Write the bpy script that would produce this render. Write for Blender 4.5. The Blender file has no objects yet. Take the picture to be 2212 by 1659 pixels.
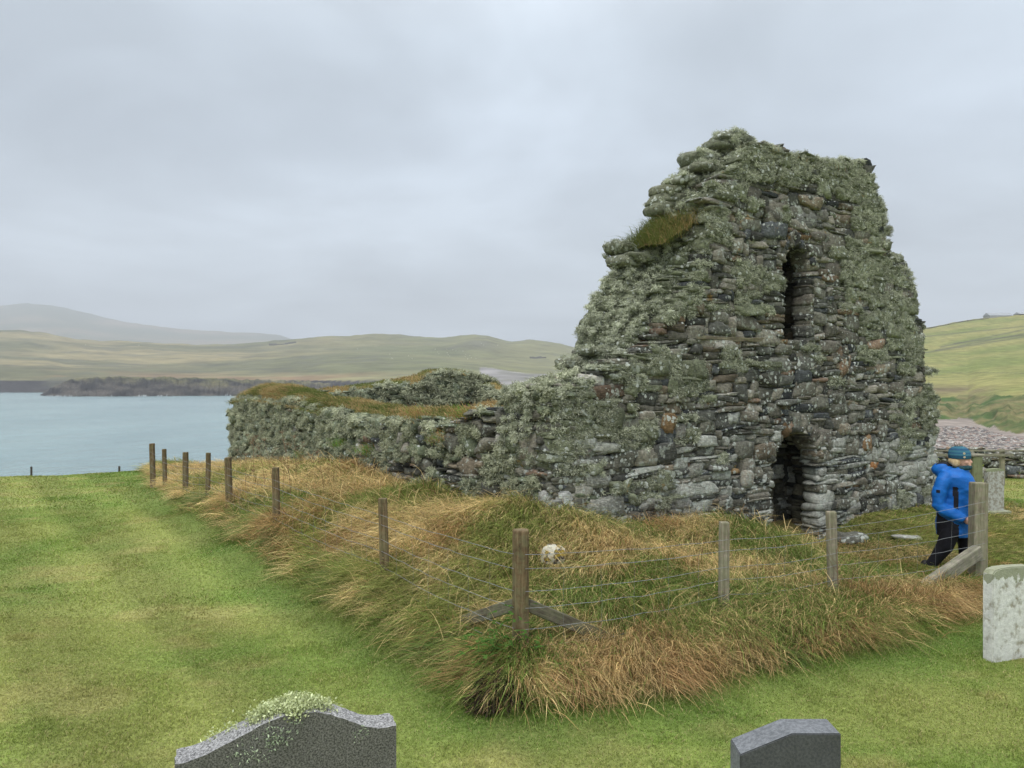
import bpy, bmesh, math, random
import numpy as np
from mathutils import Vector, Matrix, Euler

R = math.radians
rng = np.random.default_rng(7)
random.seed(7)
S = bpy.context.scene

# ------------------------------------------------------------------ camera
EYE = 2.4                       # eye height above the lawn; the viewer stands on a low bank
F, CX, CY, HOR = 1661.0, 1106.0, 829.5, 820.0
cam_d = bpy.data.cameras.new("camera")
cam_d.sensor_width = 36.0
cam_d.lens = 27.03
cam_d.clip_start = 0.05
cam_d.clip_end = 20000
cam = bpy.data.objects.new("camera", cam_d)
S.collection.objects.link(cam)
cam.location = (0, 0, EYE)
cam.rotation_euler = (R(90 - math.degrees((CY - HOR) / F)), 0, 0)
S.camera = cam

# ------------------------------------------------------------------ world, sun, exposure
SUN_EL, SUN_AZ = 55.0, 205.0     # azimuth from +Y clockwise: behind the viewer, a little to the left
w = bpy.data.worlds.new("World")
S.world = w
w.use_nodes = True
nt = w.node_tree
nt.nodes.clear()


def nd(tree, t, **kw):
    n = tree.nodes.new(t)
    for k, v in kw.items():
        if k.startswith("i_"):
            n.inputs[k[2:].replace("_", " ")].default_value = v
        elif k.startswith("n_"):
            n.inputs[int(k[2:])].default_value = v
        else:
            setattr(n, k, v)
    return n


def ramp(tree, stops, interp="LINEAR"):
    n = tree.nodes.new("ShaderNodeValToRGB")
    cr = n.color_ramp
    cr.interpolation = interp
    while len(cr.elements) < len(stops):
        cr.elements.new(0.5)
    for e, (p, c) in zip(cr.elements, stops):
        e.position = p
        if not hasattr(c, "__len__"):
            c = (c, c, c)
        e.color = (*c, 1)
    return n


def math_n(tree, op, a, b=None, c=None, clamp=False):
    n = tree.nodes.new("ShaderNodeMath")
    n.operation = op
    n.use_clamp = clamp
    for k, v in enumerate((a, b, c)):
        if v is None:
            continue
        if hasattr(v, "links"):
            tree.links.new(v, n.inputs[k])
        else:
            n.inputs[k].default_value = v
    return n.outputs[0]


def mixc(tree, fac, a, b, mode="MIX"):
    n = tree.nodes.new("ShaderNodeMix")
    n.data_type = "RGBA"
    n.blend_type = mode
    for sock, v in ((n.inputs[0], fac), (n.inputs[6], a), (n.inputs[7], b)):
        if hasattr(v, "links"):
            tree.links.new(v, sock)
        elif hasattr(v, "__len__"):
            sock.default_value = (*v[:3], 1)
        else:
            sock.default_value = v
    return n.outputs[2]


L = nt.links.new
sky = nd(nt, "ShaderNodeTexSky", sky_type="NISHITA", sun_disc=False)
sky.sun_elevation = R(SUN_EL)
sky.sun_rotation = R(SUN_AZ)
sky.air_density = 1.5
sky.dust_density = 4.0
bgA = nd(nt, "ShaderNodeBackground")
bgA.inputs["Strength"].default_value = 0.08
L(sky.outputs[0], bgA.inputs[0])
tc = nd(nt, "ShaderNodeTexCoord")
sep = nd(nt, "ShaderNodeSeparateXYZ")
L(tc.outputs["Generated"], sep.inputs[0])
z_ = math_n(nt, "MAXIMUM", sep.outputs[2], 0.0)
# cloud deck seen from below: project the direction on a high layer
den = math_n(nt, "ADD", z_, 0.22)
cx_ = math_n(nt, "DIVIDE", sep.outputs[0], den)
cy_ = math_n(nt, "DIVIDE", sep.outputs[1], den)
cmb = nd(nt, "ShaderNodeCombineXYZ")
L(cx_, cmb.inputs[0])
L(cy_, cmb.inputs[1])
n1 = nd(nt, "ShaderNodeTexNoise", i_Scale=1.15, i_Detail=4.0, i_Roughness=0.5, i_Distortion=0.4)
mp = nd(nt, "ShaderNodeMapping")
mp.inputs["Location"].default_value = (3.1, 1.7, 0)
L(cmb.outputs[0], mp.inputs[0])
L(mp.outputs[0], n1.inputs["Vector"])
n2 = nd(nt, "ShaderNodeTexNoise", i_Scale=2.6, i_Detail=5.0, i_Roughness=0.55)
L(mp.outputs[0], n2.inputs["Vector"])
grad = ramp(nt, [(0.0, (0.58, 0.65, 0.74)), (0.08, (0.62, 0.70, 0.785)), (0.17, (0.585, 0.66, 0.745)), (0.28, (0.52, 0.59, 0.675)),
                 (0.40, (0.61, 0.69, 0.78)), (0.50, (0.73, 0.80, 0.88)), (0.68, (1.2, 1.24, 1.28)), (1.0, (2.3, 2.33, 2.35))])
L(z_, grad.inputs[0])
cl1 = ramp(nt, [(0.33, 0.80), (0.5, 1.0), (0.66, 1.24)])
L(n1.outputs[0], cl1.inputs[0])
cl2 = ramp(nt, [(0.3, 0.955), (0.7, 1.05)])
L(n2.outputs[0], cl2.inputs[0])
c1 = mixc(nt, 1.0, grad.outputs[0], cl1.outputs[0], "MULTIPLY")
c2 = mixc(nt, 1.0, c1, cl2.outputs[0], "MULTIPLY")
bgB = nd(nt, "ShaderNodeBackground")
bgB.inputs["Strength"].default_value = 1.0
L(c2, bgB.inputs[0])
mx = nd(nt, "ShaderNodeMixShader")
mx.inputs[0].default_value = 0.94
L(bgA.outputs[0], mx.inputs[1])
L(bgB.outputs[0], mx.inputs[2])
wo = nd(nt, "ShaderNodeOutputWorld")
L(mx.outputs[0], wo.inputs[0])

sun_d = bpy.data.lights.new("sun", "SUN")
sun_d.energy = 1.5
sun_d.angle = R(25)
sun_d.color = (1.0, 0.97, 0.92)
sun = bpy.data.objects.new("sun", sun_d)
S.collection.objects.link(sun)
az = R(SUN_AZ)
sdir = Vector((math.sin(az) * math.cos(R(SUN_EL)), math.cos(az) * math.cos(R(SUN_EL)), math.sin(R(SUN_EL))))
sun.rotation_euler = sdir.to_track_quat("Z", "Y").to_euler()
S.view_settings.view_transform = "Standard"
S.view_settings.look = "None"
S.view_settings.exposure = 0.27
S.view_settings.gamma = 1.0
S.cycles.max_bounces = 5
S.cycles.diffuse_bounces = 3
S.cycles.volume_bounces = 0
S.cycles.transparent_max_bounces = 4
S.cycles.use_denoising = True


# ------------------------------------------------------------------ helpers
def tag(o, label=None, cat=None, group=None, kind=None):
    if label: o["label"] = label
    if cat: o["category"] = cat
    if group: o["group"] = group
    if kind: o["kind"] = kind
    return o


def empty(name, loc=(0, 0, 0), rz=0):
    o = bpy.data.objects.new(name, None)
    o.empty_display_size = 0.2
    S.collection.objects.link(o)
    o.location = loc
    o.rotation_euler = (0, 0, rz)
    return o


def link_mesh(name, me, mat=None, parent=None):
    o = bpy.data.objects.new(name, me)
    if mat is not None:
        for m in (mat if isinstance(mat, (list, tuple)) else [mat]):
            me.materials.append(m)
    S.collection.objects.link(o)
    if parent is not None:
        o.parent = parent
    return o


def np_mesh(name, V, quads=None, tris=None, col=None, smooth=False, midx=None):
    """V (n,3); quads (m,4); tris (k,3); col (n,3|4) linear point colours"""
    me = bpy.data.meshes.new(name)
    V = np.ascontiguousarray(V, dtype=np.float32)
    me.vertices.add(len(V))
    me.vertices.foreach_set("co", V.ravel())
    loops, starts, tot, s = [], [], [], 0
    if quads is not None and len(quads):
        q = np.asarray(quads, dtype=np.int32)
        loops.append(q.ravel()); starts.append(np.arange(len(q)) * 4 + s); s += q.size
    if tris is not None and len(tris):
        t = np.asarray(tris, dtype=np.int32)
        loops.append(t.ravel()); starts.append(np.arange(len(t)) * 3 + s); s += t.size
    lo = np.concatenate(loops).astype(np.int32)
    st = np.concatenate(starts).astype(np.int32)
    me.loops.add(len(lo))
    me.loops.foreach_set("vertex_index", lo)
    me.polygons.add(len(st))
    me.polygons.foreach_set("loop_start", st)
    me.polygons.foreach_set("use_smooth", np.full(len(st), smooth))
    if midx is not None:
        me.polygons.foreach_set("material_index", np.asarray(midx, dtype=np.int32))
    if col is not None:
        c = np.ones((len(V), 4), dtype=np.float32)
        c[:, :np.shape(col)[1]] = col
        a = me.color_attributes.new("Col", "FLOAT_COLOR", "POINT")
        a.data.foreach_set("color", c.ravel())
    me.update(calc_edges=True)
    return me


def vnoise(x, y, seed=0):
    """value noise in [0,1] on arrays"""
    xi, yi = np.floor(x).astype(np.int64), np.floor(y).astype(np.int64)
    fx, fy = x - xi, y - yi
    fx, fy = fx * fx * (3 - 2 * fx), fy * fy * (3 - 2 * fy)

    def h(a, b):
        n = (a * 374761393 + b * 668265263 + seed * 1442695041) & 0xFFFFFFFF
        n = ((n ^ (n >> 13)) * 1274126177) & 0xFFFFFFFF
        n = n ^ (n >> 16)
        return (n & 0xFFFFFF) / float(0xFFFFFF)
    a, b, c, d = h(xi, yi), h(xi + 1, yi), h(xi, yi + 1), h(xi + 1, yi + 1)
    return (a * (1 - fx) + b * fx) * (1 - fy) + (c * (1 - fx) + d * fx) * fy


def fbm(x, y, seed=0, oct=4):
    x = np.asarray(x, float); y = np.asarray(y, float)
    s, a, t = 0, 0.5, 0
    for k in range(oct):
        s = s + a * vnoise(x * 2 ** k + 17.3 * k, y * 2 ** k + 9.1 * k, seed + k); t += a; a *= 0.5
    return s / t


def sstep(a, b, x):
    t = np.clip((x - a) / (b - a), 0, 1)
    return t * t * (3 - 2 * t)


def lerp3(a, b, t):
    return np.asarray(a)[None, :] * (1 - t[:, None]) + np.asarray(b)[None, :] * t[:, None]


# ------------------------------------------------------------------ materials
def new_mat(name):
    m = bpy.data.materials.new(name)
    m.use_nodes = True
    t = m.node_tree
    t.nodes.clear()
    out = t.nodes.new("ShaderNodeOutputMaterial")
    p = t.nodes.new("ShaderNodeBsdfPrincipled")
    p.inputs["Roughness"].default_value = 0.9
    p.inputs["Specular IOR Level"].default_value = 0.25
    t.links.new(p.outputs[0], out.inputs[0])
    return m, t, p, out


def noise_n(t, scale, detail=4, rough=0.55, vec=None, dist=0.0):
    n = nd(t, "ShaderNodeTexNoise", i_Scale=scale, i_Detail=detail, i_Roughness=rough, i_Distortion=dist)
    if vec is not None:
        t.links.new(vec, n.inputs["Vector"])
    return n.outputs[0]


def obj_vec(t, scale=(1, 1, 1)):
    c = t.nodes.new("ShaderNodeTexCoord")
    m = t.nodes.new("ShaderNodeMapping")
    m.inputs["Scale"].default_value = scale
    t.links.new(c.outputs["Object"], m.inputs[0])
    return m.outputs[0]


def bump(t, p, h, strength, dist):
    b = t.nodes.new("ShaderNodeBump")
    b.inputs["Strength"].default_value = strength
    b.inputs["Distance"].default_value = dist
    t.links.new(h, b.inputs["Height"])
    t.links.new(b.outputs[0], p.inputs["Normal"])


def stone_mat():
    m, t, p, out = new_mat("rubble_stone")
    at = nd(t, "ShaderNodeAttribute", attribute_name="Col")
    v = obj_vec(t)
    vb = obj_vec(t, (1, 1, 5))
    f1 = ramp(t, [(0.3, 0.55), (0.5, 0.95), (0.72, 1.5)])
    t.links.new(noise_n(t, 22, 5, 0.65, v), f1.inputs[0])
    c = mixc(t, 1.0, at.outputs[0], f1.outputs[0], "MULTIPLY")
    f2 = ramp(t, [(0.35, 0.7), (0.6, 1.25)])
    t.links.new(noise_n(t, 14, 4, 0.6, vb), f2.inputs[0])
    c = mixc(t, 0.8, c, f2.outputs[0], "MULTIPLY")
    # crustose lichen: round pale spots, where a broad noise lets them grow
    dv = t.nodes.new("ShaderNodeVectorMath"); dv.operation = "ADD"
    dn = nd(t, "ShaderNodeTexNoise", i_Scale=30.0, i_Detail=2.0)
    t.links.new(v, dn.inputs["Vector"])
    sc = t.nodes.new("ShaderNodeVectorMath"); sc.operation = "SCALE"; sc.inputs[3].default_value = 0.03
    t.links.new(dn.outputs[1], sc.inputs[0])
    t.links.new(v, dv.inputs[0]); t.links.new(sc.outputs[0], dv.inputs[1])
    vo = nd(t, "ShaderNodeTexVoronoi", i_Scale=15.0)
    t.links.new(dv.outputs[0], vo.inputs["Vector"])
    rad = math_n(t, "MULTIPLY", nd_sep(t, vo.outputs["Color"]), 0.62)
    grow = math_n(t, "MULTIPLY", at.outputs["Alpha"], 1.0)
    rad2 = math_n(t, "MULTIPLY", rad, grow)
    spot = math_n(t, "GREATER_THAN", rad2, vo.outputs["Distance"])
    gn = ramp(t, [(0.44, 0.0), (0.5, 1.0)])
    t.links.new(noise_n(t, 2.3, 4, 0.6, v), gn.inputs[0])
    sp = math_n(t, "MULTIPLY", spot, gn.outputs[0])
    c = mixc(t, math_n(t, "MULTIPLY", sp, 0.9), c, (0.50, 0.53, 0.49))
    # larger pale crust sheets
    g2 = math_n(t, "ADD", noise_n(t, 7.5, 6, 0.7, v), math_n(t, "MULTIPLY_ADD", at.outputs["Alpha"], 0.13, -0.13))
    r2 = ramp(t, [(0.535, 0.0), (0.59, 1.0)])
    t.links.new(g2, r2.inputs[0])
    c = mixc(t, math_n(t, "MULTIPLY", r2.outputs[0], 0.7), c, (0.36, 0.39, 0.34))
    # yellow-orange lichen
    r3 = ramp(t, [(0.66, 0.0), (0.70, 1.0)])
    t.links.new(noise_n(t, 3.1, 6, 0.65, obj_vec(t, (1.3, 1.1, 1.7))), r3.inputs[0])
    c = mixc(t, math_n(t, "MULTIPLY", r3.outputs[0], 0.55), c, (0.30, 0.17, 0.03))
    t.links.new(c, p.inputs["Base Color"])
    h = math_n(t, "ADD", math_n(t, "MULTIPLY", noise_n(t, 35, 5, 0.7, v), 1.0), math_n(t, "MULTIPLY", noise_n(t, 14, 4, 0.6, vb), 0.9))
    h = math_n(t, "MULTIPLY_ADD", sp, 0.25, h)
    bump(t, p, h, 0.9, 0.02)
    return m


def nd_sep(t, sock):
    s = t.nodes.new("ShaderNodeSeparateColor")
    t.links.new(sock, s.inputs[0])
    return s.outputs[0]


def blade_mat(name, trans=0.3, rough=0.7):
    m, t, p, out = new_mat(name)
    at = nd(t, "ShaderNodeAttribute", attribute_name="Col")
    d = nd(t, "ShaderNodeBsdfDiffuse")
    tr = nd(t, "ShaderNodeBsdfTranslucent")
    mxs = nd(t, "ShaderNodeMixShader")
    mxs.inputs[0].default_value = trans
    t.links.new(at.outputs[0], d.inputs[0])
    t.links.new(at.outputs[0], tr.inputs[0])
    t.links.new(d.outputs[0], mxs.inputs[1])
    t.links.new(tr.outputs[0], mxs.inputs[2])
    t.nodes.remove(p)
    t.links.new(mxs.outputs[0], out.inputs[0])
    return m


def attr_mat(name, fine=20, amp=0.35, bstr=0.6, bdist=0.02, rough=0.9, vscale=(1, 1, 1), spec=0.2):
    m, t, p, out = new_mat(name)
    p.inputs["Roughness"].default_value = rough
    p.inputs["Specular IOR Level"].default_value = spec
    at = nd(t, "ShaderNodeAttribute", attribute_name="Col")
    v = obj_vec(t, vscale)
    n = noise_n(t, fine, 5, 0.65, v)
    r = ramp(t, [(0.3, 1 - amp), (0.7, 1 + amp)])
    t.links.new(n, r.inputs[0])
    c = mixc(t, 1.0, at.outputs[0], r.outputs[0], "MULTIPLY")
    t.links.new(c, p.inputs["Base Color"])
    bump(t, p, n, bstr, bdist)
    return m


def plain_mat(name, col, col2=None, scale=20, rough=0.8, bstr=0.3, bdist=0.005, vscale=(1, 1, 1), spec=0.25, lo=0.35, hi=0.65, detail=5):
    m, t, p, out = new_mat(name)
    p.inputs["Roughness"].default_value = rough
    p.inputs["Specular IOR Level"].default_value = spec
    v = obj_vec(t, vscale)
    n = noise_n(t, scale, detail, 0.65, v)
    r = ramp(t, [(lo, col), (hi, col2 if col2 is not None else col)])
    t.links.new(n, r.inputs[0])
    t.links.new(r.outputs[0], p.inputs["Base Color"])
    if bstr:
        bump(t, p, n, bstr, bdist)
    return m


def wood_mat(name, base, dark, pale, moss=0.0, grain_axis=2):
    m, t, p, out = new_mat(name)
    sc = [18, 18, 18]; sc[grain_axis] = 1.2
    v = obj_vec(t, tuple(sc))
    n = noise_n(t, 2.5, 6, 0.7, v, 0.6)
    r = ramp(t, [(0.28, dark), (0.5, base), (0.72, pale)])
    t.links.new(n, r.inputs[0])
    c = r.outputs[0]
    n2 = noise_n(t, 9, 4, 0.6, obj_vec(t))
    r2 = ramp(t, [(0.35, 0.75), (0.65, 1.2)])
    t.links.new(n2, r2.inputs[0])
    c = mixc(t, 1.0, c, r2.outputs[0], "MULTIPLY")
    if moss:
        r3 = ramp(t, [(0.52 - 0.2 * moss, 0.0), (0.62 - 0.1 * moss, 1.0)])
        t.links.new(noise_n(t, 14, 5, 0.7, obj_vec(t)), r3.inputs[0])
        c = mixc(t, math_n(t, "MULTIPLY", r3.outputs[0], 0.6 * moss), c, (0.20, 0.23, 0.12))
    t.links.new(c, p.inputs["Base Color"])
    bump(t, p, n, 0.7, 0.006)
    return m


M_STONE = stone_mat()
M_LICHEN = blade_mat("tufted_lichen", 0.15)
M_GRASS = blade_mat("long_grass", 0.3)
M_LAWN = blade_mat("lawn_grass", 0.3)
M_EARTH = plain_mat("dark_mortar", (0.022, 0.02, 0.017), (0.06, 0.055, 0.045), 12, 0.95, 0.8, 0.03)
M_TURF = attr_mat("turf_soil", 18, 0.5, 0.9, 0.04)
M_POST = wood_mat("weathered_post", (0.135, 0.092, 0.048), (0.045, 0.03, 0.018), (0.24, 0.18, 0.11), 0.45)
M_POSTG = wood_mat("greyed_post", (0.24, 0.20, 0.15), (0.10, 0.08, 0.06), (0.36, 0.32, 0.26), 0.7)
M_BRACE = wood_mat("grey_brace", (0.22, 0.20, 0.16), (0.09, 0.08, 0.06), (0.36, 0.33, 0.28), 0.5, 0)
M_BRACED = wood_mat("dark_brace", (0.12, 0.105, 0.075), (0.05, 0.04, 0.03), (0.2, 0.18, 0.14), 0.5, 0)
M_WIRE = plain_mat("galvanised_wire", (0.30, 0.32, 0.33), (0.2, 0.21, 0.22), 30, 0.5, 0)
M_WIRE.node_tree.nodes["Principled BSDF"].inputs["Metallic"].default_value = 0.3


# ------------------------------------------------------------------ plan of the place (metres; x right, y away from the viewer)
A = np.array([0.48, 9.0])                    # near corner of the chapel
G = np.array([0.829, 0.559])                 # along the gable
N = np.array([-0.559, 0.829])                # along the nave, away from the gable


def on_line(px, P0, D):
    """distance along the plan line P0 + t D at which it crosses the bearing px"""
    r = (px - CX) / F
    return (r * P0[1] - P0[0]) / (D[0] - r * D[1])


def height_at(py, y):
    return EYE - (py - HOR) / F * y


ctrl = []
BND = [(-9.8, 20.5), (-9.36, 19.9), (-7.65, 16.6), (-5.8, 13.7), (-4.16, 11.4), (-2.78, 9.5), (-2.03, 8.3), (-1.38, 7.5), (-0.9, 6.8),
       (-0.435, 6.0), (-0.2, 5.6), (0.12, 5.5), (0.675, 5.75), (1.36, 6.0), (1.73, 6.25), (2.34, 6.5), (2.97, 6.8), (3.35, 7.0), (3.85, 7.4),
       (4.6, 7.9), (5.5, 8.6), (6.6, 9.4)]
for a in BND:
    ctrl.append((*a, 0.0 if a[0] < 3.5 else -0.06))
for a in [(-4, 6), (-8, 8), (-12, 12), (-13, 18), (-9, 21.5), (-14, 24), (0, 3), (3, 4), (-3, 3), (6, 6), (9, 9), (12, 14), (9, 18), (3, 28), (-12, 28), (13, 22),
          (-8, 4), (8, 3), (0, -4), (-12, 2), (14, 6), (0, 4.8), (-20, 10), (20, 10), (20, 22), (-20, 24)]:
    ctrl.append((*a, 0.0))
FL0 = np.array([0.07, 6.1]); FLD = np.array([-0.6, 0.8]); FRD = np.array([0.866, 0.5])
for t_, z0 in [(0, .17), (2.3, .25), (5.5, .28), (7.6, .28), (8.8, .26), (10.2, .22), (12.9, .12)]:
    ctrl.append((*(FL0 + FLD * t_), z0))
for t_, z0 in [(2.2, .15), (3.8, .08), (6.44, -.08)]:
    ctrl.append((*(FL0 + FRD * t_), z0))
for s_, z0 in [(0, .72), (.67, .5), (1.5, .42), (2.55, .42), (3.2, .28), (3.72, .08), (4.5, -.15), (5.2, -.2), (6.1, .1), (8.3, .15)]:
    ctrl.append((*(A + G * s_ - N * 0.25), z0))
    ctrl.append((*(A + G * s_ + N * 2.5), 0.3))
for s_, z0 in [(0.3, .82), (2.5, .86), (5.3, .82), (7.5, .66), (10.5, .34), (14.7, -.12)]:
    ctrl.append((*(A + N * s_ - G * 0.25), z0))
    ctrl.append((*(A + N * s_ + G * 2.5), 0.3))
ctrl += [(.43, 8.08, .46), (-2.7, 11.6, .55), (-1.2, 9.5, .52), (-4.8, 14.2, .34), (2.5, 8.9, .26), (4, 10, .0), (5.6, 9.8, -.1), (6.5, 11, -.08),
         (7.5, 12.5, .02), (5.3, 11.3, -.08), (4.9, 10.8, -.12), (1.4, 8.3, .38), (-.4, 8.3, .46)]
ctrl = np.array(ctrl)
_d = np.linalg.norm(ctrl[:, None, :2] - ctrl[None, :, :2], axis=2)
_K = _d + np.eye(len(ctrl)) * -0.05
_w = np.linalg.solve(np.block([[_K, np.ones((len(ctrl), 1))], [np.ones((1, len(ctrl))), np.zeros((1, 1))]]), np.append(ctrl[:, 2], 0))


POLY = np.array(BND + [(8.0, 11.0), (9.6, 14.5), (3, 25), (-3, 28), (-9.8, 26)])


def poly_sd(x, y, P=POLY):
    """signed distance to the polygon, positive inside"""
    x = np.asarray(x); y = np.asarray(y)
    d = np.full(x.shape, 1e9); ins = np.zeros(x.shape, bool)
    n = len(P)
    for i in range(n):
        a, b = P[i], P[(i + 1) % n]
        e = b - a
        t = np.clip(((x - a[0]) * e[0] + (y - a[1]) * e[1]) / (e @ e), 0, 1)
        d = np.minimum(d, np.hypot(x - a[0] - t * e[0], y - a[1] - t * e[1]))
        c = ((a[1] > y) != (b[1] > y)) & (x < (b[0] - a[0]) * (y - a[1]) / (b[1] - a[1] + 1e-12) + a[0])
        ins ^= c
    return np.where(ins, d, -d)



def ground_z(x, y):
    x = np.asarray(x, float); y = np.asarray(y, float)
    sh = x.shape
    xf, yf = x.ravel(), y.ravel()
    z = np.zeros(xf.shape)
    for i0 in range(0, len(xf), 20000):
        q = np.stack([xf[i0:i0 + 20000], yf[i0:i0 + 20000]], 1)
        d = np.linalg.norm(q[:, None, :] - ctrl[None, :, :2], axis=2)
        z[i0:i0 + 20000] = d @ _w[:-1] + _w[-1]
    fade = 1 - sstep(14, 24, np.abs(xf)); fade *= 1 - sstep(26, 34, yf)
    z *= fade
    z += 0.09 * sstep(0.0, 0.25, poly_sd(xf, yf)) * sstep(9, 5, xf)
    z += 0.05 * (fbm(xf * 0.7, yf * 0.7, 3, 3) - 0.5)
    z += 0.85 * np.exp(-(xf ** 2 * 0.5 + yf ** 2) / 4.6)      # the bank the viewer stands on
    # ground falls to the sea on the left and behind, to a beach on the right
    edge = np.interp(xf, [-60, -20, -12, -9, -4, 0, 6, 60], [14, 16, 18.3, 20.2, 21.2, 27, 23.5, 21]) + 0.8 * (fbm(xf * 0.3, yf * 0 + 3, 9, 2) - 0.5)
    over = np.maximum(yf - edge, 0)
    drop_l = -0.035 * over ** 2
    drop_l = np.maximum(drop_l, -13.5)
    drop_r = np.maximum(-0.02 * over ** 2, -over * 0.2)
    drop_r = np.maximum(drop_r, -8.5)
    k = sstep(4, 16, xf - 0.0 * yf)
    z += drop_l * (1 - k) + drop_r * k
    z = np.where(yf > 100, z - 4 * sstep(100, 130, yf), z)
    return z.reshape(sh)


# cached lookup grid for scattering
GX = np.arange(-16, 16.01, 0.1); GY = np.arange(-1, 30.01, 0.1)
_gx, _gy = np.meshgrid(GX, GY)
GZ = ground_z(_gx, _gy)
GDY, GDX = np.gradient(GZ, 0.1)


def look(arr, x, y):
    fx = np.clip((x - GX[0]) / 0.1, 0, len(GX) - 1.001); fy = np.clip((y - GY[0]) / 0.1, 0, len(GY) - 1.001)
    i, j = fx.astype(int), fy.astype(int)
    u, v = fx - i, fy - j
    return (arr[j, i] * (1 - u) + arr[j, i + 1] * u) * (1 - v) + (arr[j + 1, i] * (1 - u) + arr[j + 1, i + 1] * u) * v


def gz1(x, y):
    return float(look(GZ, np.array([x]), np.array([y]))[0])


GSD = poly_sd(_gx, _gy)
SDY, SDX = np.gradient(GSD, 0.1)


def wall_uv(x, y):
    dx, dy = x - A[0], y - A[1]
    return dx * G[0] + dy * G[1], dx * N[0] + dy * N[1]


# colours of the lawn, shared by the soil sheet and its blades
LG1, LG2, LG3 = np.array((0.175, 0.26, 0.052)), np.array((0.28, 0.315, 0.088)), np.array((0.43, 0.375, 0.15))


def lawn_col(x, y):
    a = fbm(x * 0.9, y * 0.9, 21, 4); b = fbm(x * 0.32 + 5, y * 1.5, 33, 3)
    c = fbm(x * 0.5 + y * 0.15, y * 0.12 + x * 0.03, 41, 3)
    t = sstep(0.30, 0.62, 0.45 * a + 0.35 * b + 0.2 * c)
    col = LG1[None] * (1 - t[:, None]) + LG2[None] * t[:, None]
    s = sstep(0.56, 0.74, fbm(x * 1.3 + 9, y * 2.1, 55, 4))
    col = col * (1 - 0.45 * s[:, None]) + LG3[None] * 0.45 * s[:, None]
    # the mower's passes, parallel to the fence
    q = x * 0.8 + y * 0.6 + 0.12 * (fbm(x * .4, y * .4, 71, 2) - .5)
    col = col * (1 + 0.11 * np.sin(q * 5.2) * (x < 2) - 0.16 * np.exp(-((np.mod(q, 1.21) - .6) / .09) ** 2) * (x < 2))[:, None]
    # greener close to the long grass
    e = poly_sd(x, y)
    g = np.clip(1 - np.abs(e + 0.25) / 0.55, 0, 1) * 0.55
    col = col * (1 - g[:, None]) + np.array((0.095, 0.175, 0.032))[None] * g[:, None]
    return col


# ------------------------------------------------------------------ ground sheet
def axis_pts(lo, hi, step, far_lo, far_hi, grow=1.25):
    a = list(np.arange(lo, hi + 1e-6, step))
    s, v = step, hi
    while v < far_hi:
        s *= grow; v += s; a.append(v)
    s, v = step, lo
    while v > far_lo:
        s *= grow; v -= s; a.insert(0, v)
    return np.array(a)


xs = axis_pts(-14, 12, 0.13, -3000, 3000, 1.22)
ys = axis_pts(-1, 32, 0.15, -300, 4000, 1.2)
X, Y = np.meshgrid(xs, ys)
Z = ground_z(X, Y)
Xf, Yf = X.ravel(), Y.ravel()
V = np.stack([Xf, Yf, Z.ravel()], 1)
idx = np.arange(X.size).reshape(X.shape)
Q = np.stack([idx[:-1, :-1], idx[:-1, 1:], idx[1:, 1:], idx[1:, :-1]], -1).reshape(-1, 4)
col = lawn_col(Xf, Yf) * 0.8
sd = poly_sd(Xf, Yf)
rough = np.stack([0.13 + 0 * Xf, 0.12 + 0 * Xf, 0.04 + 0 * Xf], 1) * (0.6 + 0.8 * fbm(Xf * 2, Yf * 2, 5)[:, None])
k = sstep(-0.02, 0.1, sd)[:, None]
col = col * (1 - k) + rough * k
dn = sstep(34, 60, Yf)[:, None]
peb = np.array((0.23, 0.20, 0.18))[None] * (0.75 + 0.5 * fbm(Xf * 0.25, Yf * 0.12, 8)[:, None])
col = col * (1 - dn) + peb * dn
gm = np_mesh("ground", V, Q, col=col, smooth=True)
mat_ground = attr_mat("ground_sheet", 26, 0.35, 0.8, 0.03)
tag(link_mesh("ground", gm, mat_ground), kind="structure")

# ------------------------------------------------------------------ sea
SEA = -11.6
m, t, p, out = new_mat("sea_water")
p.inputs["Base Color"].default_value = (0.16, 0.27, 0.29, 1)
p.inputs["Roughness"].default_value = 0.22
p.inputs["Specular IOR Level"].default_value = 0.5
v = obj_vec(t, (1.0, 0.55, 1))
h = math_n(t, "ADD", noise_n(t, 0.22, 6, 0.65, v), math_n(t, "MULTIPLY", noise_n(t, 0.04, 3, 0.5, v), 2.0))
bump(t, p, h, 1.0, 2.4)
r = ramp(t, [(0.3, (0.155, 0.24, 0.26)), (0.7, (0.24, 0.345, 0.36))])
t.links.new(noise_n(t, 0.02, 5, 0.6, v), r.inputs[0])
t.links.new(r.outputs[0], p.inputs["Base Color"])
sv = np.array([(-5000, 15, SEA), (5000, 15, SEA), (5000, 5000, SEA), (-5000, 5000, SEA)])
tag(link_mesh("sea", np_mesh("sea", sv, [(0, 1, 2, 3)]), m), kind="structure")


# ------------------------------------------------------------------ hills, as land with real distances
def fan_land(name, px0, px1, npx, ds, zfun, colfun, mat):
    px = np.linspace(px0, px1, npx)
    P, D = np.meshgrid(px, np.array(ds))
    r = (P - CX) / F
    Z = zfun(P, D)
    Xw, Yw = r * D, D
    V = np.stack([Xw.ravel(), Yw.ravel(), Z.ravel()], 1)
    idx = np.arange(P.size).reshape(P.shape)
    Q = np.stack([idx[:-1, :-1], idx[:-1, 1:], idx[1:, 1:], idx[1:, :-1]], -1).reshape(-1, 4)
    c = colfun(P.ravel(), D.ravel(), Xw.ravel(), Yw.ravel(), Z.ravel())
    return tag(link_mesh(name, np_mesh(name, V, Q, col=c, smooth=True), mat), kind="structure")


def zy(y, D):
    return EYE + (HOR - y) / F * D


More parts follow.
